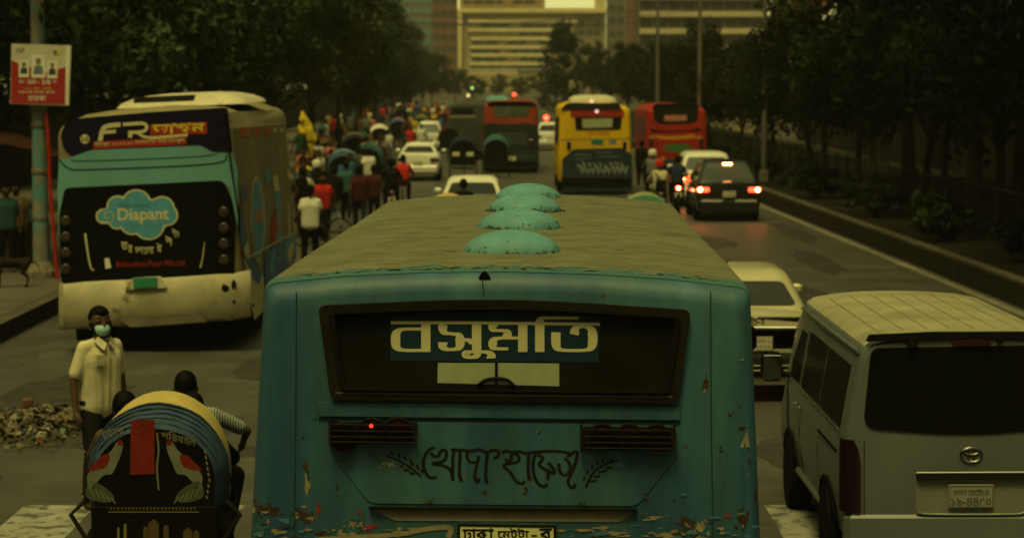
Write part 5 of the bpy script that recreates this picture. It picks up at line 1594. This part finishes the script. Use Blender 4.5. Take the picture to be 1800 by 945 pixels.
for z, w_, fy in ((-.030, .056, .098), (-.050, .070, .112), (-.075, .074, .116), (-.100, .066, .110), (-.120, .050, .098)):
    rows.append([HD(w_ * math.sin(R(a)), .018 + (fy - .018) * math.cos(R(a)) ** .8, z) for a in (-88, -60, -35, -12, 12, 35, 60, 88)])
mk.loft(rows, closed=False, caps=(False, False))
for s in (-1, 1):
    mk.tube(smooth_pts([HD(s * .056, .02, -.035), HD(s * .088, -.015, -.02), HD(s * .09, -.02, -.06), HD(s * .06, .02, -.105)], 3), .003, 4)
mk.build('face_mask', maskm, MAN, smooth=60)
for s in (-1, 1):
    e = MB().lathe([(.001, .012), (.009, .009), (.012, 0), (.009, -.009), (.001, -.012)], HD(s * .034, .074, .004), 'z', 10)
    e.build('eye', mat('eye_white', (.45, .42, .36), rough=.2), MAN, smooth=60)
    MB().lathe([(.001, .005), (.005, 0), (.001, -.005)], HD(s * .034, .087, .004), 'z', 8).build('pupil', hairm, MAN)
    MB().tube([HD(s * .055, .072, .026), HD(s * .034, .083, .031), HD(s * .014, .084, .026)], .005, 5).build('eyebrow', hairm, MAN)
mb = MB()
z_ = 1.40
mb.tube([(0, .122, 1.385), (.004, .130, 1.25), (.006, .126, 1.1), (.006, .122, .92)], .005, 5)
mb.build('shirt_placket', creamshirt, MAN)
mb = MB()
for s in (-1, 1):
    mb.slab([(s * .012, .112, 1.395), (s * .062, .05, 1.455), (s * .095, .055, 1.41), (s * .05, .118, 1.345)], (0, .014, .006))
mb.build('collar', creamshirt, MAN)
MB().box((.09, .128, 1.27), (.09, .012, .10), bevel=.005).build('shirt_pocket', creamshirt, MAN)

# --- rickshaw
def arch_ring(hw, apex, y, base=.93, n=20, spring=1.12, lean=0):
    pts = [(-hw * .985, y, base)]
    for k in range(n + 1):
        a = PI - PI * k / n
        cx_, sz = math.cos(a), math.sin(a)
        x = hw * cx_
        pts.append((x, y, spring + (apex - spring) * abs(sz) ** .96))
    pts.append((hw * .985, y, base))
    return pts
rk_black = mat('rickshaw_black', (.0065, .006, .005), rough=.6, var=.3)
rk_blue = mat('hood_blue', (.034, .062, .115), rough=.7, var=.25, vscale=5, bump=.3, bscale=14)
rk_yel = mat('hood_yellow', (.50, .38, .13), rough=.7, var=.15, vscale=5, bump=.25, bscale=12)
rk_red = mat('hood_red', (.30, .02, .014), rough=.7, var=.15, bump=.2, bscale=40)
rk_frame = mat('rickshaw_frame', (.03, .025, .02), rough=.5, metal=.4)
rk_gold = mat('tin_gold', (.20, .15, .05), rough=.4, metal=.3, var=.3)
def rickshaw(label, loc, rz=0, group=None, hood_m=rk_blue, top_m=rk_yel, detail=False):
    t = thing('cycle_rickshaw', label, 'rickshaw', loc, (0, 0, rz), group)
    hood = MB()
    A = [arch_ring(.47, 1.515, .0), arch_ring(.515, 1.57, .06), arch_ring(.535, 1.615, .14), arch_ring(.545, 1.65, .22), arch_ring(.55, 1.672, .27)]
    hood.loft(A, 0, closed=False, caps=(False, False))
    hood.loft([arch_ring(.548, 1.674, .27), arch_ring(.535, 1.71, .40), arch_ring(.525, 1.725, .56)], 1, closed=False, caps=(False, False))
    hood.loft([arch_ring(.52, 1.715, .56), arch_ring(.538, 1.66, .27), arch_ring(.46, 1.50, .01)], 2, closed=False, caps=(False, False))
    if detail:
        for y, hw, ap in ((.04, .505, 1.555), (.085, .525, 1.588), (.135, .536, 1.615), (.19, .545, 1.643), (.245, .551, 1.668)):
            rnd = random.Random(int(y * 1000))
            pts = [Vector(p) + Vector((0, rnd.uniform(-.012, .012), rnd.uniform(-.004, .006))) for p in arch_ring(hw, ap, y)[2:-2]]
            hood.tube(pts, [.003 + .006 * math.sin(PI * i / (len(pts) - 1)) + .004 * rnd.random() for i in range(len(pts))], 6, 0)
    hood.build('hood', [hood_m, top_m, rk_black], t, smooth=60)
    bk = MB()
    bk.sheet(arch_ring(.47, 1.515, -.001), 0)
    bk.build('back_panel', rk_black, t)
    bd = MB().box((0, .02, .72), (.98, .05, .42), bevel=.01)
    bd.box((-.48, .32, .78), (.03, .6, .30)).box((.48, .32, .78), (.03, .6, .30))
    bd.build('tail_board', rk_black, t)
    MB().box((0, .36, .74), (.92, .42, .12), bevel=.03).box((0, .12, .98), (.9, .08, .40), bevel=.03).build('seat', rk_red, t)
    MB().box((0, .82, .36), (.80, .46, .03)).build('footboard', rk_frame, t)
    fr = MB()
    for s in (-1, 1):
        fr.tube(smooth_pts([(s * .40, -.05, .50), (s * .40, .5, .42), (s * .30, 1.0, .38), (s * .04, 1.45, .40)], 4), .02, 6)
        fr.tube([(s * .55, .05, .96), (s * .655, .03, .86), (s * .50, .02, .62)], .020, 6)
        fr.tube([(s * .53, .3, 1.12), (s * .60, .35, .95), (s * .49, .36, .80)], .016, 6)
    fr.tube([(-.56, .25, .36), (.56, .25, .36)], .02, 6)
    fr.tube([(0, 1.35, .38), (0, 1.62, .80)], .018, 6).tube([(0, 1.60, .74), (0, 2.18, .80)], .018, 6).tube([(0, 1.42, .36), (0, 2.16, .70)], .018, 6)
    fr.tube([(0, 2.14, .98), (0, 2.42, .36)], .018, 6)
    fr.build('frame', rk_frame, t, smooth=60)
    for x, y in ((-.53, .25), (.53, .25), (0, 2.42)):
        w_ = MB().tube([(x, y + .34 * math.cos(a * PI / 14), .36 + .34 * math.sin(a * PI / 14)) for a in range(28)], .022, 6, closed=True)
        for a in range(10): w_.tube([(x, y, .36), (x, y + .33 * math.cos(a * PI / 5), .36 + .33 * math.sin(a * PI / 5))], .004, 4)
        w_.build('wheel', tyre_m, t, smooth=60)
    MB().tube(smooth_pts([(-.26, 1.95, 1.04), (-.18, 2.10, 1.03), (0, 2.15, 1.0), (.18, 2.10, 1.03), (.26, 1.95, 1.04)], 3), .013, 6).build('handlebar', chrome, t, smooth=60)
    MB().box((0, 1.58, .86), (.18, .26, .06), bevel=.025).build('saddle', rk_black, t)
    return t
RK = rickshaw('black cycle rickshaw with blue and yellow hood and a red strip on its back', (-2.54, 17.0, 0), 0, None, detail=True)
RK.scale = (.92, 1, .948)
FKr = rear_map(RK, -.001)
def FK(a, b_):
    v = FKr(a, b_)
    return Vector((v.x / .92, v.y, v.z / .948))
bp_ = [o for o in RK.children if o.name.startswith('back_panel')][0]
tb_ = [o for o in RK.children if o.name.startswith('tail_board')][0]
mb = MB()
K1, K2, K3 = lifted(FK, .003), lifted(FK, .005), lifted(FK, .007)
mb.sheet([K3(*p) for p in [(230, 738), (272, 736), (272, 832), (229, 834)]], 0)
def birdpoly(pts, mi, K=K1): mb.sheet([K(*(p)) for p in smooth_pts([Vector(q) for q in pts], 3, True)], mi)
for sx in (0, 1):
    m_ = (lambda pts: [(510 - 2 * 0 - x if False else (509 - x), y) for x, y in pts]) if sx == 0 else (lambda pts: pts)
    birdpoly(m_([(293, 782), (303, 776), (312, 790), (330, 806), (346, 822), (356, 838), (350, 862), (338, 846), (326, 834), (312, 832), (304, 816), (297, 800)]), 1)
    birdpoly(m_([(316, 800), (328, 799), (342, 812), (355, 825), (336, 824), (322, 818)]), 0, K2)
    birdpoly(m_([(291, 781), (295, 774), (300, 772), (302, 780)]), 0, K2)
    birdpoly(m_([(308, 872), (330, 852), (352, 846), (358, 870), (340, 880), (318, 882)]), 2)
    for k in range(5):
        q = m_([(306 + 9 * k, 884 - 3 * k), (314 + 9 * k, 872 - 4 * k)])
        mb.ribbon(q, 2, K2, 3, 1)
    for k in range(9):
        q = m_([(367 - 1.5 * abs(k - 5), 790 + 10 * k), (369 - 1.5 * abs(k - 5), 796 + 10 * k)])
        mb.ribbon(q, 3, K1, 3, 1)
mb.text('মােয়র', K1, 172, 760, 222, 778, 3, .01, skew=-8) if False else mb.text('মােয়র', K1, 178, 757, 218, 775, 3, .01, skew=-10)
mb.text('পিরবহন', K1, 283, 753, 344, 771, 3, .01, skew=14)
mb.ribbon([(276, 760), (279, 790), (276, 820), (279, 860)], 3, K1, 3, 4)
mb.build('painted_birds', [mat('strip_red', (.20, .014, .010), rough=.75, var=.3, vscale=8, bump=.3, bscale=40), mat('bird_white', (.17, .18, .135), rough=.7, var=.2, vscale=14), mat('leaf_paint', (.07, .085, .055), rough=.7, var=.3, vscale=12), mat('paint_cream_dim', (.20, .185, .12), rough=.7)], bp_, recalc=False)
FK2r = rear_map(RK, -.008)
def FK2(a, b_):
    v = FK2r(a, b_)
    return Vector((v.x / .92, v.y, v.z / .948))
mb = MB()
mb.ribbon([(190, 899), (350, 899)], 1.8, FK2, 0, 1)
for k in range(24): mb.ribbon([(194 + 6.4 * k, 891), (196 + 6.4 * k, 895)], 1.6, FK2, 0, 1)
for cx_, w_, h_ in ((270, 18, 26), (256, 8, 18), (292, 9, 20), (220, 5, 24), (208, 4, 18), (330, 16, 12), (345, 10, 10)):
    mb.sheet([FK2(*p) for p in [(cx_ - w_ / 2, 945), (cx_ - w_ / 2, 945 - h_), (cx_, 945 - h_ - w_ * .45), (cx_ + w_ / 2, 945 - h_), (cx_ + w_ / 2, 945)]], 1 if w_ > 5 else 0)
mb.build('painted_domes', [mat('gold_line', (.20, .17, .06), rough=.5), mat('dim_ochre', (.10, .065, .022), rough=.6)], tb_, recalc=False)
# passengers and puller
person_parts('passenger', J_sit(.80), .014, sleeve=1.5)
person('rickshaw passenger at right with black hair, head showing over the hood', 'passenger', (-2.36, 17.64, 0), 0, CM['black'], darktrouser, 'passengers in the painted rickshaw', 1.0).location.z = -.04
person('rickshaw passenger at left, black hair just showing over the hood', 'passenger', (-2.86, 17.64, 0), 0, CM['brown'], darktrouser, 'passengers in the painted rickshaw', 1.0).location.z = -.03
JP = J_ride(.84, (.24, .40, 1.04), (.12, .10, .34), .16)
for k, dx in (('head', -.20), ('nek', -.17), ('che', -.12), ('wai', -.05), ('sL', -.15), ('sR', -.14)):
    x, y, z = JP[k]
    JP[k] = (x + dx, y, z - (.04 if k != 'wai' else .02))
x, y, z = JP['head']
person_parts('puller', JP, .011, hero=True, sleeve=.8)
stripe = cloth('striped_shirt', (.34, .36, .30))
n_ = stripe.node_tree
bs_ = n_.nodes['Principled BSDF']
wv = n_.nodes.new('ShaderNodeTexWave')
wv.bands_direction = 'X'
wv.inputs['Scale'].default_value = 16
tcn = n_.nodes.new('ShaderNodeTexCoord')
n_.links.new(tcn.outputs['Object'], wv.inputs['Vector'])
mxn = n_.nodes.new('ShaderNodeMix')
mxn.data_type = 'RGBA'
n_.links.new(wv.outputs['Fac'], mxn.inputs[0])
mxn.inputs[6].default_value = (.06, .085, .09, 1)
mxn.inputs[7].default_value = (.40, .42, .34, 1)
n_.links.new(mxn.outputs[2], bs_.inputs['Base Color'])
person('rickshaw puller seen from behind in a thin striped shirt', 'puller', (-2.36, 18.62, 0), R(0), stripe, darktrouser, None, .99)

# --- traffic rickshaws farther off
for lab, px, d, hm_, tm_, rz in (('rickshaw with a faded blue hood behind the left coach', 605, 76, rk_blue, cloth('pale_blue', (.16, .24, .28)), .1), ('rickshaw with a grey green hood just right of the faded blue one', 645, 84, CM['teal'], CM['grey'], -.1), ('dark blue hooded rickshaw with pale mudguards left of the red topped bus', 814, 96, CM['dark blue'], CM['dark blue'], 0), ('green hooded rickshaw tucked against the red topped bus', 872, 96.5, CM['teal'], cloth('green_hood', (.05, .14, .10)), 0), ('rickshaw with a cream edged hood peeking over the near bus roof at left', 786, 46, cloth('ochre_hood', (.42, .36, .16)), rk_yel, 0), ('rickshaw with a green hood peeking over the near bus roof at right', 1136, 46.5, cloth('green_hood', (.05, .14, .10)), cloth('pale_green_hood', (.26, .30, .16)), 0), ('rickshaw with a red hood among the far crowd', 790, 118, CM['maroon'], CM['maroon'], 0), ('rickshaw with a maroon hood behind the helmeted rider near the coach', 575, 92, CM['brown'], CM['maroon'], .2), ('rickshaw with an orange topped hood in the far crowd', 700, 140, CM['blue'], CM['orange'], 0), ('rickshaw with a pink topped hood farthest in the crowd', 740, 150, CM['green'], CM['pink'], 0), ('rickshaw with a yellow topped hood amid the crowd', 625, 100, CM['dark blue'], CM['khaki'], .1), ('rickshaw with a white hood deep in the far crowd', 668, 120, CM['white'], CM['cream'], .1)):
    r_ = rickshaw(lab, (px_x(px, d), d, 0), rz, 'rickshaws in the far traffic', hm_, tm_)
    if 'mudguards' in lab:
        for x in (-.28, .28): MB().box((x, -.02, .95), (.28, .03, .16), bevel=.01).build('mudguard_plate', plate_w, r_)

# --- two wheelers
def two_wheeler(name, label, cat, loc, rz, motor, group=None, lit=False):
    t = thing(name, label, cat, loc, (0, 0, rz), group)
    r = .30 if motor else .34
    wb = 1.25 if motor else 1.05
    tw = .055 if motor else .018
    for y in (.0, wb):
        w_ = MB().tube([(0, y + r * math.cos(a * PI / 12), r + tw + r * math.sin(a * PI / 12) * .999) for a in range(24)], tw, 8, closed=True)
        for a in range(8): w_.tube([(0, y, r + tw), (0, y + r * math.cos(a * PI / 4), r + tw + r * math.sin(a * PI / 4))], .006, 4)
        w_.build('wheel', tyre_m, t, smooth=60)
    if motor:
        MB().box((0, .18, .80), (.24, .62, .10), bevel=.04).build('seat', rubber, t)
        MB().box((0, .68, .82), (.26, .40, .20), bevel=.08).build('fuel_tank', CM['maroon'], t)
        MB().box((0, .58, .45), (.26, .40, .34), bevel=.06).tube([(.14, .45, .3), (.16, -.15, .36)], .04, 8).build('engine', darkmetal, t)
        o = MB().box((0, -.17, .78), (.16, .08, .10), bevel=.03).build('tail_lamp', lampl if lit else lampd, t)
        if lit: MB().lathe([(.001, -.05), (.045, -.045), (.05, 0)], (0, -.17, .78), 'y', 12).build('bulb', lampc, o)
        MB().box((0, -.2, .58), (.2, .015, .15), bevel=.004).build('number_plate', plate_w, t)
    else:
        MB().tube([(0, .35, .40), (0, .28, .85)], .014, 6).tube([(0, .30, .78), (0, .86, .82)], .014, 6).tube([(0, .36, .38), (0, .86, .78)], .014, 6).tube([(0, 0, .36), (0, .36, .38)], .012, 6).build('frame', rk_frame, t)
        MB().box((0, .26, .88), (.16, .24, .05), bevel=.02).build('saddle', rubber, t)
    MB().tube([(0, wb * .86, 1.0), (0, wb, r)], .022, 6).tube([(-.33, wb * .74, 1.05), (0, wb * .86, 1.0), (.33, wb * .74, 1.05)], .016, 6).build('handlebar', darkmetal, t)
    return t
person_parts('rider', J_ride(.86, (.30, .62, 1.07), (.16, .36, .34), .10), .020, sleeve=1.5)
def helmet(p, m, nm='helmet'):
    z = 1.585
    # a rider's helmet sits on the head of that rider and moves with it
    MB().lathe([(.125, -.07), (.135, -.01), (.128, .06), (.09, .115), (.04, .135), (.002, .138)], (0, .10, z), 'z', 16).build(nm, m, p, smooth=60)
for lab, px, d, motor, sh_m, tr_m, hel, blab, rz, lit in (
        ('cyclist in a bright red shirt seen from behind, left of the white sedan', 708, 71, False, CM['red'], CM['black'], None, 'bicycle under the red shirted cyclist', .05, False),
        ('motorcyclist in a black jacket with bare black hair beside the white sport utility car', 1192, 70, True, CM['dark blue'], CM['black'], None, 'motorcycle with a lit red tail lamp beside the white sport utility car', 0, True),
        ('motorcyclist in a pale shirt and red helmet with a black strap', 1161, 66, True, CM['cream'], CM['grey'], CM['red'], 'motorcycle under the red helmeted rider', 0, False),
        ('motorcyclist in grey shirt and white helmet ahead of the red helmeted rider', 1148, 76, True, CM['grey'], CM['black'], CM['white'], 'motorcycle under the white helmeted rider', 0, False),
        ('cyclist whose dark head shows against the white car rear window', 814, 53.5, False, CM['black'], CM['black'], None, 'bicycle just behind the white car at the near bus front', 0, False),
        ('motorcyclist in black with a backpack left of the far white sedan', 688, 67, True, CM['black'], CM['black'], hairm, 'black motorcycle left of the far white sedan', .1, False),
        ('motorcyclist in a white helmet and dark jacket near the left coach nose', 556, 66, True, CM['black'], CM['dark blue'], CM['white'], 'dark motorcycle beside the left coach nose', .05, False)):
    X = px_x(px, d)
    two_wheeler('motorcycle' if motor else 'bicycle', blab, 'motorcycle' if motor else 'bicycle', (X, d, 0), rz, motor, 'motorcycles in the traffic' if motor else None, lit)
    p = person(lab, 'rider', (X, d + .22, 0), rz, sh_m, tr_m, 'riders in the traffic')
    if hel: helmet(p, hel)
    if 'strap' in lab: MB().tube([(-.14, -.10, 1.38), (.02, -.12, 1.15), (.14, -.10, .98)], .02, 6).box((.02, -.17, 1.02), (.30, .14, .32), bevel=.05).build('shoulder_bag', rubber, p)
    if 'backpack' in lab: MB().box((0, -.17, 1.18), (.34, .18, .42), bevel=.07).build('backpack', rubber, p)
two_wheeler('bicycle', 'dark bicycle standing among the walkers near the left coach', 'bicycle', (px_x(598, 56), 56, 0), R(62), False)

# --- walkers on the left side
used_l = set()
explicit = [(545, 50, 'phone', 'white', 'black', 1.02, 8, 'man in a pale patterned shirt raising one hand, nearest walker by the left coach'), (568, 57, 'walk', 'red', 'black', 1.0, 170, 'walker in red sleeves behind the man raising one hand'), (632, 61, 'walk', 'maroon', 'dark blue', 1.03, 5, 'tall walker in a dark maroon shirt seen from behind'), (657, 64, 'stand', 'maroon', 'black', .97, -8, 'shorter walker in a dark maroon shirt beside the tall one'), (648, 78, 'walk', 'white', 'black', 1.0, 10, 'walker in a white shirt ahead of the two maroon walkers'), (608, 66, 'walk', 'teal', 'black', 1.0, 0, 'walker in a teal shirt beside the faded blue rickshaw'), (668, 92, 'walk', 'pink', 'grey', 1.0, 175, 'walker in a pink top and white cap by the far rickshaws'), (530, 60, 'stand', 'black', 'black', 1.03, 60, 'man in black close to the nose of the left coach'), (588, 62, 'walk', 'black', 'grey', 1.0, 20, 'walker in a black shirt between the rickshaws and the coach'), (10, 45.5, 'stand', 'teal', 'black', .98, 200, 'man in teal at the edge of the left pavement stall'), (28, 46.2, 'stand', 'khaki', 'black', .98, 160, 'man in khaki seen dimly at the left pavement stall'), (1128, 88, 'walk', 'black', 'black', 1.0, 0, 'walker in black between the yellow and the bright red bus')]
for px, d, key, a, b_, s, rz, lab in explicit:
    person(lab, key, (px_x(px, d), d, .28 if px < 60 else 0), R(rz), CM[a], CM[b_], 'walkers near the left coach' if 500 < px < 700 else None, s)
rnd = random.Random(77)
cols = ['white', 'red', 'blue', 'teal', 'grey', 'orange', 'green', 'cream', 'pink', 'khaki', 'yellow', 'brown', 'maroon', 'black', 'dark blue']
bots = ['black', 'dark blue', 'brown', 'grey']
combos = [(c, b_, w_) for b_ in bots for c in cols for w_ in (0, 0, 1)[1:]]
rnd.shuffle(combos)
spots = []
tries = 0
while len(spots) < 118 and tries < 6000:
    tries += 1
    d = (rnd.uniform(62, 165), rnd.uniform(62, 95), rnd.uniform(150, 235))[tries % 3]
    px = rnd.uniform(528, 790 - (165 - d) * .95) if d < 165 else rnd.uniform(640, 802)
    X = px_x(px, d)
    if X < -11.5 or abs(X + 3.6) < 1.3 and d < 99: continue
    if any((X - a) ** 2 + (d - b2) ** 2 < 1.2 for a, b2 in spots): continue
    if any(abs(X - px_x(q, e)) < .9 and -1.2 < d - e < 3.2 for q, e in ((708, 71), (688, 67), (556, 66), (598, 56), (575, 92), (700, 140), (740, 150), (625, 100), (605, 76), (645, 84), (790, 118), (668, 120), (814, 96), (755, 128), (735, 93), (829, 118))): continue
    spots.append((X, d))
spots.sort(key=lambda q: q[1])
for k, (X, d) in enumerate(spots):
    a, b_, w_ = combos[k % len(combos)]
    key = 'lungi' if w_ else ['walk', 'stand', 'walk', 'phone'][k % 4]
    away = rnd.random() < .6
    person('far crowd walker in %s shirt and %s %s, seen from %s' % (a, b_, 'wrap skirt' if key == 'lungi' else 'trousers', 'behind' if away else 'the front'), key, (X, d, .28 if X < LX else 0), R((0 if away else 180) + rnd.uniform(-40, 40)), CM[a], CM[b_], 'people in the far crowd on the left', rnd.uniform(.94, 1.05))

# --- dog, stall, yellow bundle, litter
DG = thing('street_dog', 'thin dark dog standing on the left pavement behind the painted pole', 'dog', (-8.72, 42.2, .28), (0, 0, R(8)))
furm = mat('dark_fur', (.020, .016, .012), rough=.9, var=.3, vscale=14)
caps = [((.22, 0, .44), .085, (.05, 0, .43), .075), ((.05, 0, .43), .075, (-.24, 0, .43), .10), ((-.24, 0, .45), .09, (-.40, 0, .58), .055), ((-.40, 0, .58), .06, (-.46, 0, .61), .062), ((-.46, 0, .60), .045, (-.58, 0, .57), .028), ((-.40, -.045, .65), .018, (-.40, -.06, .70), .012), ((-.40, .045, .65), .018, (-.40, .06, .70), .012),
        ((.28, 0, .46), .022, (.40, 0, .40), .016), ((.40, 0, .40), .016, (.46, 0, .28), .012)]
for s in (-.055, .055):
    caps += [((-.24, s, .38), .05, (-.25, s, .22), .028), ((-.25, s, .22), .026, (-.25, s, .03), .02), ((-.25, s, .02), .022, (-.29, s, .018), .018), ((.20, s, .40), .065, (.15, s, .25), .034), ((.15, s, .25), .03, (.24, s, .17), .022), ((.24, s, .17), .022, (.22, s, .03), .018), ((.22, s, .02), .022, (.18, s, .018), .018)]
fused('body', caps, .016, furm, DG, 2)
ts = thing('tea_stall', 'dim street stall under a sagging brown canopy on the left pavement', 'stall', (-9.9, 47, .28))
MB().loft([[(x, y, 2.15 + .35 * (1 - (x / 1.1) ** 2) * (1 - (abs(y) / 1.3) ** 2) + .12 * (1 - (x / 1.1) ** 2)) for x in (-1.1, -.7, -.3, 0, .3, .7, 1.1)] for y in (-1.0, -.6, 0, .6, 1.0)], closed=False, caps=(False, False)).build('canopy', cloth('canopy', (.09, .035, .025)), ts, smooth=60)
for x in (-1.0, 1.0):
    for y in (-.9, .9): MB().tube([(x, y, 0), (x, y, 2.2)], .03, 6).build('pole', rk_frame, ts)
MB().box((0, -.3, .45), (1.8, .6, .9), bevel=.03).build('counter', mat('stall_wood', (.08, .05, .03), rough=.8, var=.3), ts)
for k in range(5): MB().lathe([(.06, 0), (.06, .16), (.03, .2), (.03, .24)], (-.6 + .3 * k, -.35, .9), 'z', 10).build('jar', [cream_p, letter, glasst, letter, cyan][k], ts)
YBN = thing('cloth_bundle', 'bright yellow cloth bundle hanging on a pole above the walkers', 'cloth bundle', (px_x(534, 56), 56, 0))
MB().tube([(0, 0, 0), (.04, 0, 3.35)], .022, 6).build('pole', rk_frame, YBN)
fused('cloth', [((-.02, 0, 3.15), .04, (.0, 0, 2.98), .11), ((.03, 0, 2.95), .10, (.10, .04, 2.78), .13), ((-.06, .05, 2.80), .08, (-.02, .0, 2.68), .09), ((.12, 0, 2.72), .12, (.16, 0, 2.52), .10), ((.22, .02, 2.62), .07, (.26, 0, 2.5), .06), ((.16, 0, 2.4), .07, (.20, 0, 2.2), .04)], .025, CM['yellow'], YBN, 2)
LM = [mat('litter_tan', (.15, .12, .075), rough=.9, var=.3), mat('litter_pale', (.30, .26, .18), rough=.9, var=.3), mat('litter_dark', (.05, .045, .035), rough=.9, var=.3), mat('litter_green', (.10, .14, .09), rough=.8), mat('litter_red', (.28, .06, .04), rough=.8)]
rnd = random.Random(21)
mb = MB()
lx, ly = px_x(62, 27.0), 27.0
def lh(x, y): return max(0, .10 * (1 - (x / .62) ** 2 - (y / 1.35) ** 2))
n = 16
G = [[(lx + .70 * (2 * i / n - 1), ly + 1.5 * (2 * j / n - 1), .004 + lh(.70 * (2 * i / n - 1), 1.5 * (2 * j / n - 1)) * rnd.uniform(.7, 1.1)) for i in range(n + 1)] for j in range(n + 1)]
mb.loft(G, 2, closed=False, caps=(False, False))
for k in range(1500):
    x, y = rnd.gauss(0, .34), rnd.gauss(0, .8)
    if abs(x) > .95 or abs(y) > 2: continue
    z = .012 + lh(x, y) + rnd.uniform(0, .03)
    s = rnd.choice([rnd.uniform(.012, .035), rnd.uniform(.012, .035), rnd.uniform(.03, .075)]) * (1 if lh(x, y) > 0 else .6)
    E_ = Euler((rnd.uniform(-.9, .9), rnd.uniform(-.9, .9), rnd.uniform(0, 6)))
    M = E_.to_matrix()
    mb.add([M @ Vector(p) + Vector((lx + x, ly + y, z + s * .3)) for p in ((-s, -s * .6, 0), (s, -s * .5, s * .2), (s * .7, s * .6, 0), (-s * .8, s * .5, -s * .15))], [(0, 1, 2, 3)], rnd.choice([0, 0, 0, 0, 1, 2, 2, 2, 0, 3 if rnd.random() < .5 else 4 if rnd.random() < .3 else 2]))
tag(mb.build('litter_heap', LM, recalc=False), 'low heap of scattered litter and leaves on the road at left', 'litter', kind='stuff')
tag(MB().box((px_x(42, 28.6), 28.6, .06), (.13, .09, .12), bevel=.02, rot=(0, 0, .5)).build('loose_brick', mat('old_brick', (.16, .075, .05), rough=.9, var=.3)), 'single reddish brick lying just behind the litter heap', 'brick')
# a few lost leaves, stones and oil marks on the asphalt
mb = MB()
rnd = random.Random(4)
for k in range(420):
    x, y = rnd.uniform(-7.3, 8.5), rnd.uniform(16, 60)
    s = rnd.uniform(.012, .05)
    mb.sheet([(x + s * math.cos(a * PI / 3) * rnd.uniform(.5, 1), y + s * 1.4 * math.sin(a * PI / 3) * rnd.uniform(.5, 1), .006 + .0005 * (k % 7)) for a in range(6)], rnd.choice([0, 1, 2, 2]))
tag(mb.build('road_litter', LM, recalc=False), 'scattered scraps and stones on the asphalt', 'litter', kind='stuff')
# ------------------------------------------------------------------ dusty air
hz = bpy.data.materials.new('haze')
hz.use_nodes = True
ht = hz.node_tree
ht.nodes.clear()
vo = ht.nodes.new('ShaderNodeVolumePrincipled')
vo.inputs['Color'].default_value = (.9, .88, .80, 1)
vo.inputs['Density'].default_value = 0.00028
ho = ht.nodes.new('ShaderNodeOutputMaterial')
ht.links.new(vo.outputs[0], ho.inputs['Volume'])
tag(MB().box((0, 560, 42), (1000, 1240, 86.1)).build('haze', hz), kind='stuff')
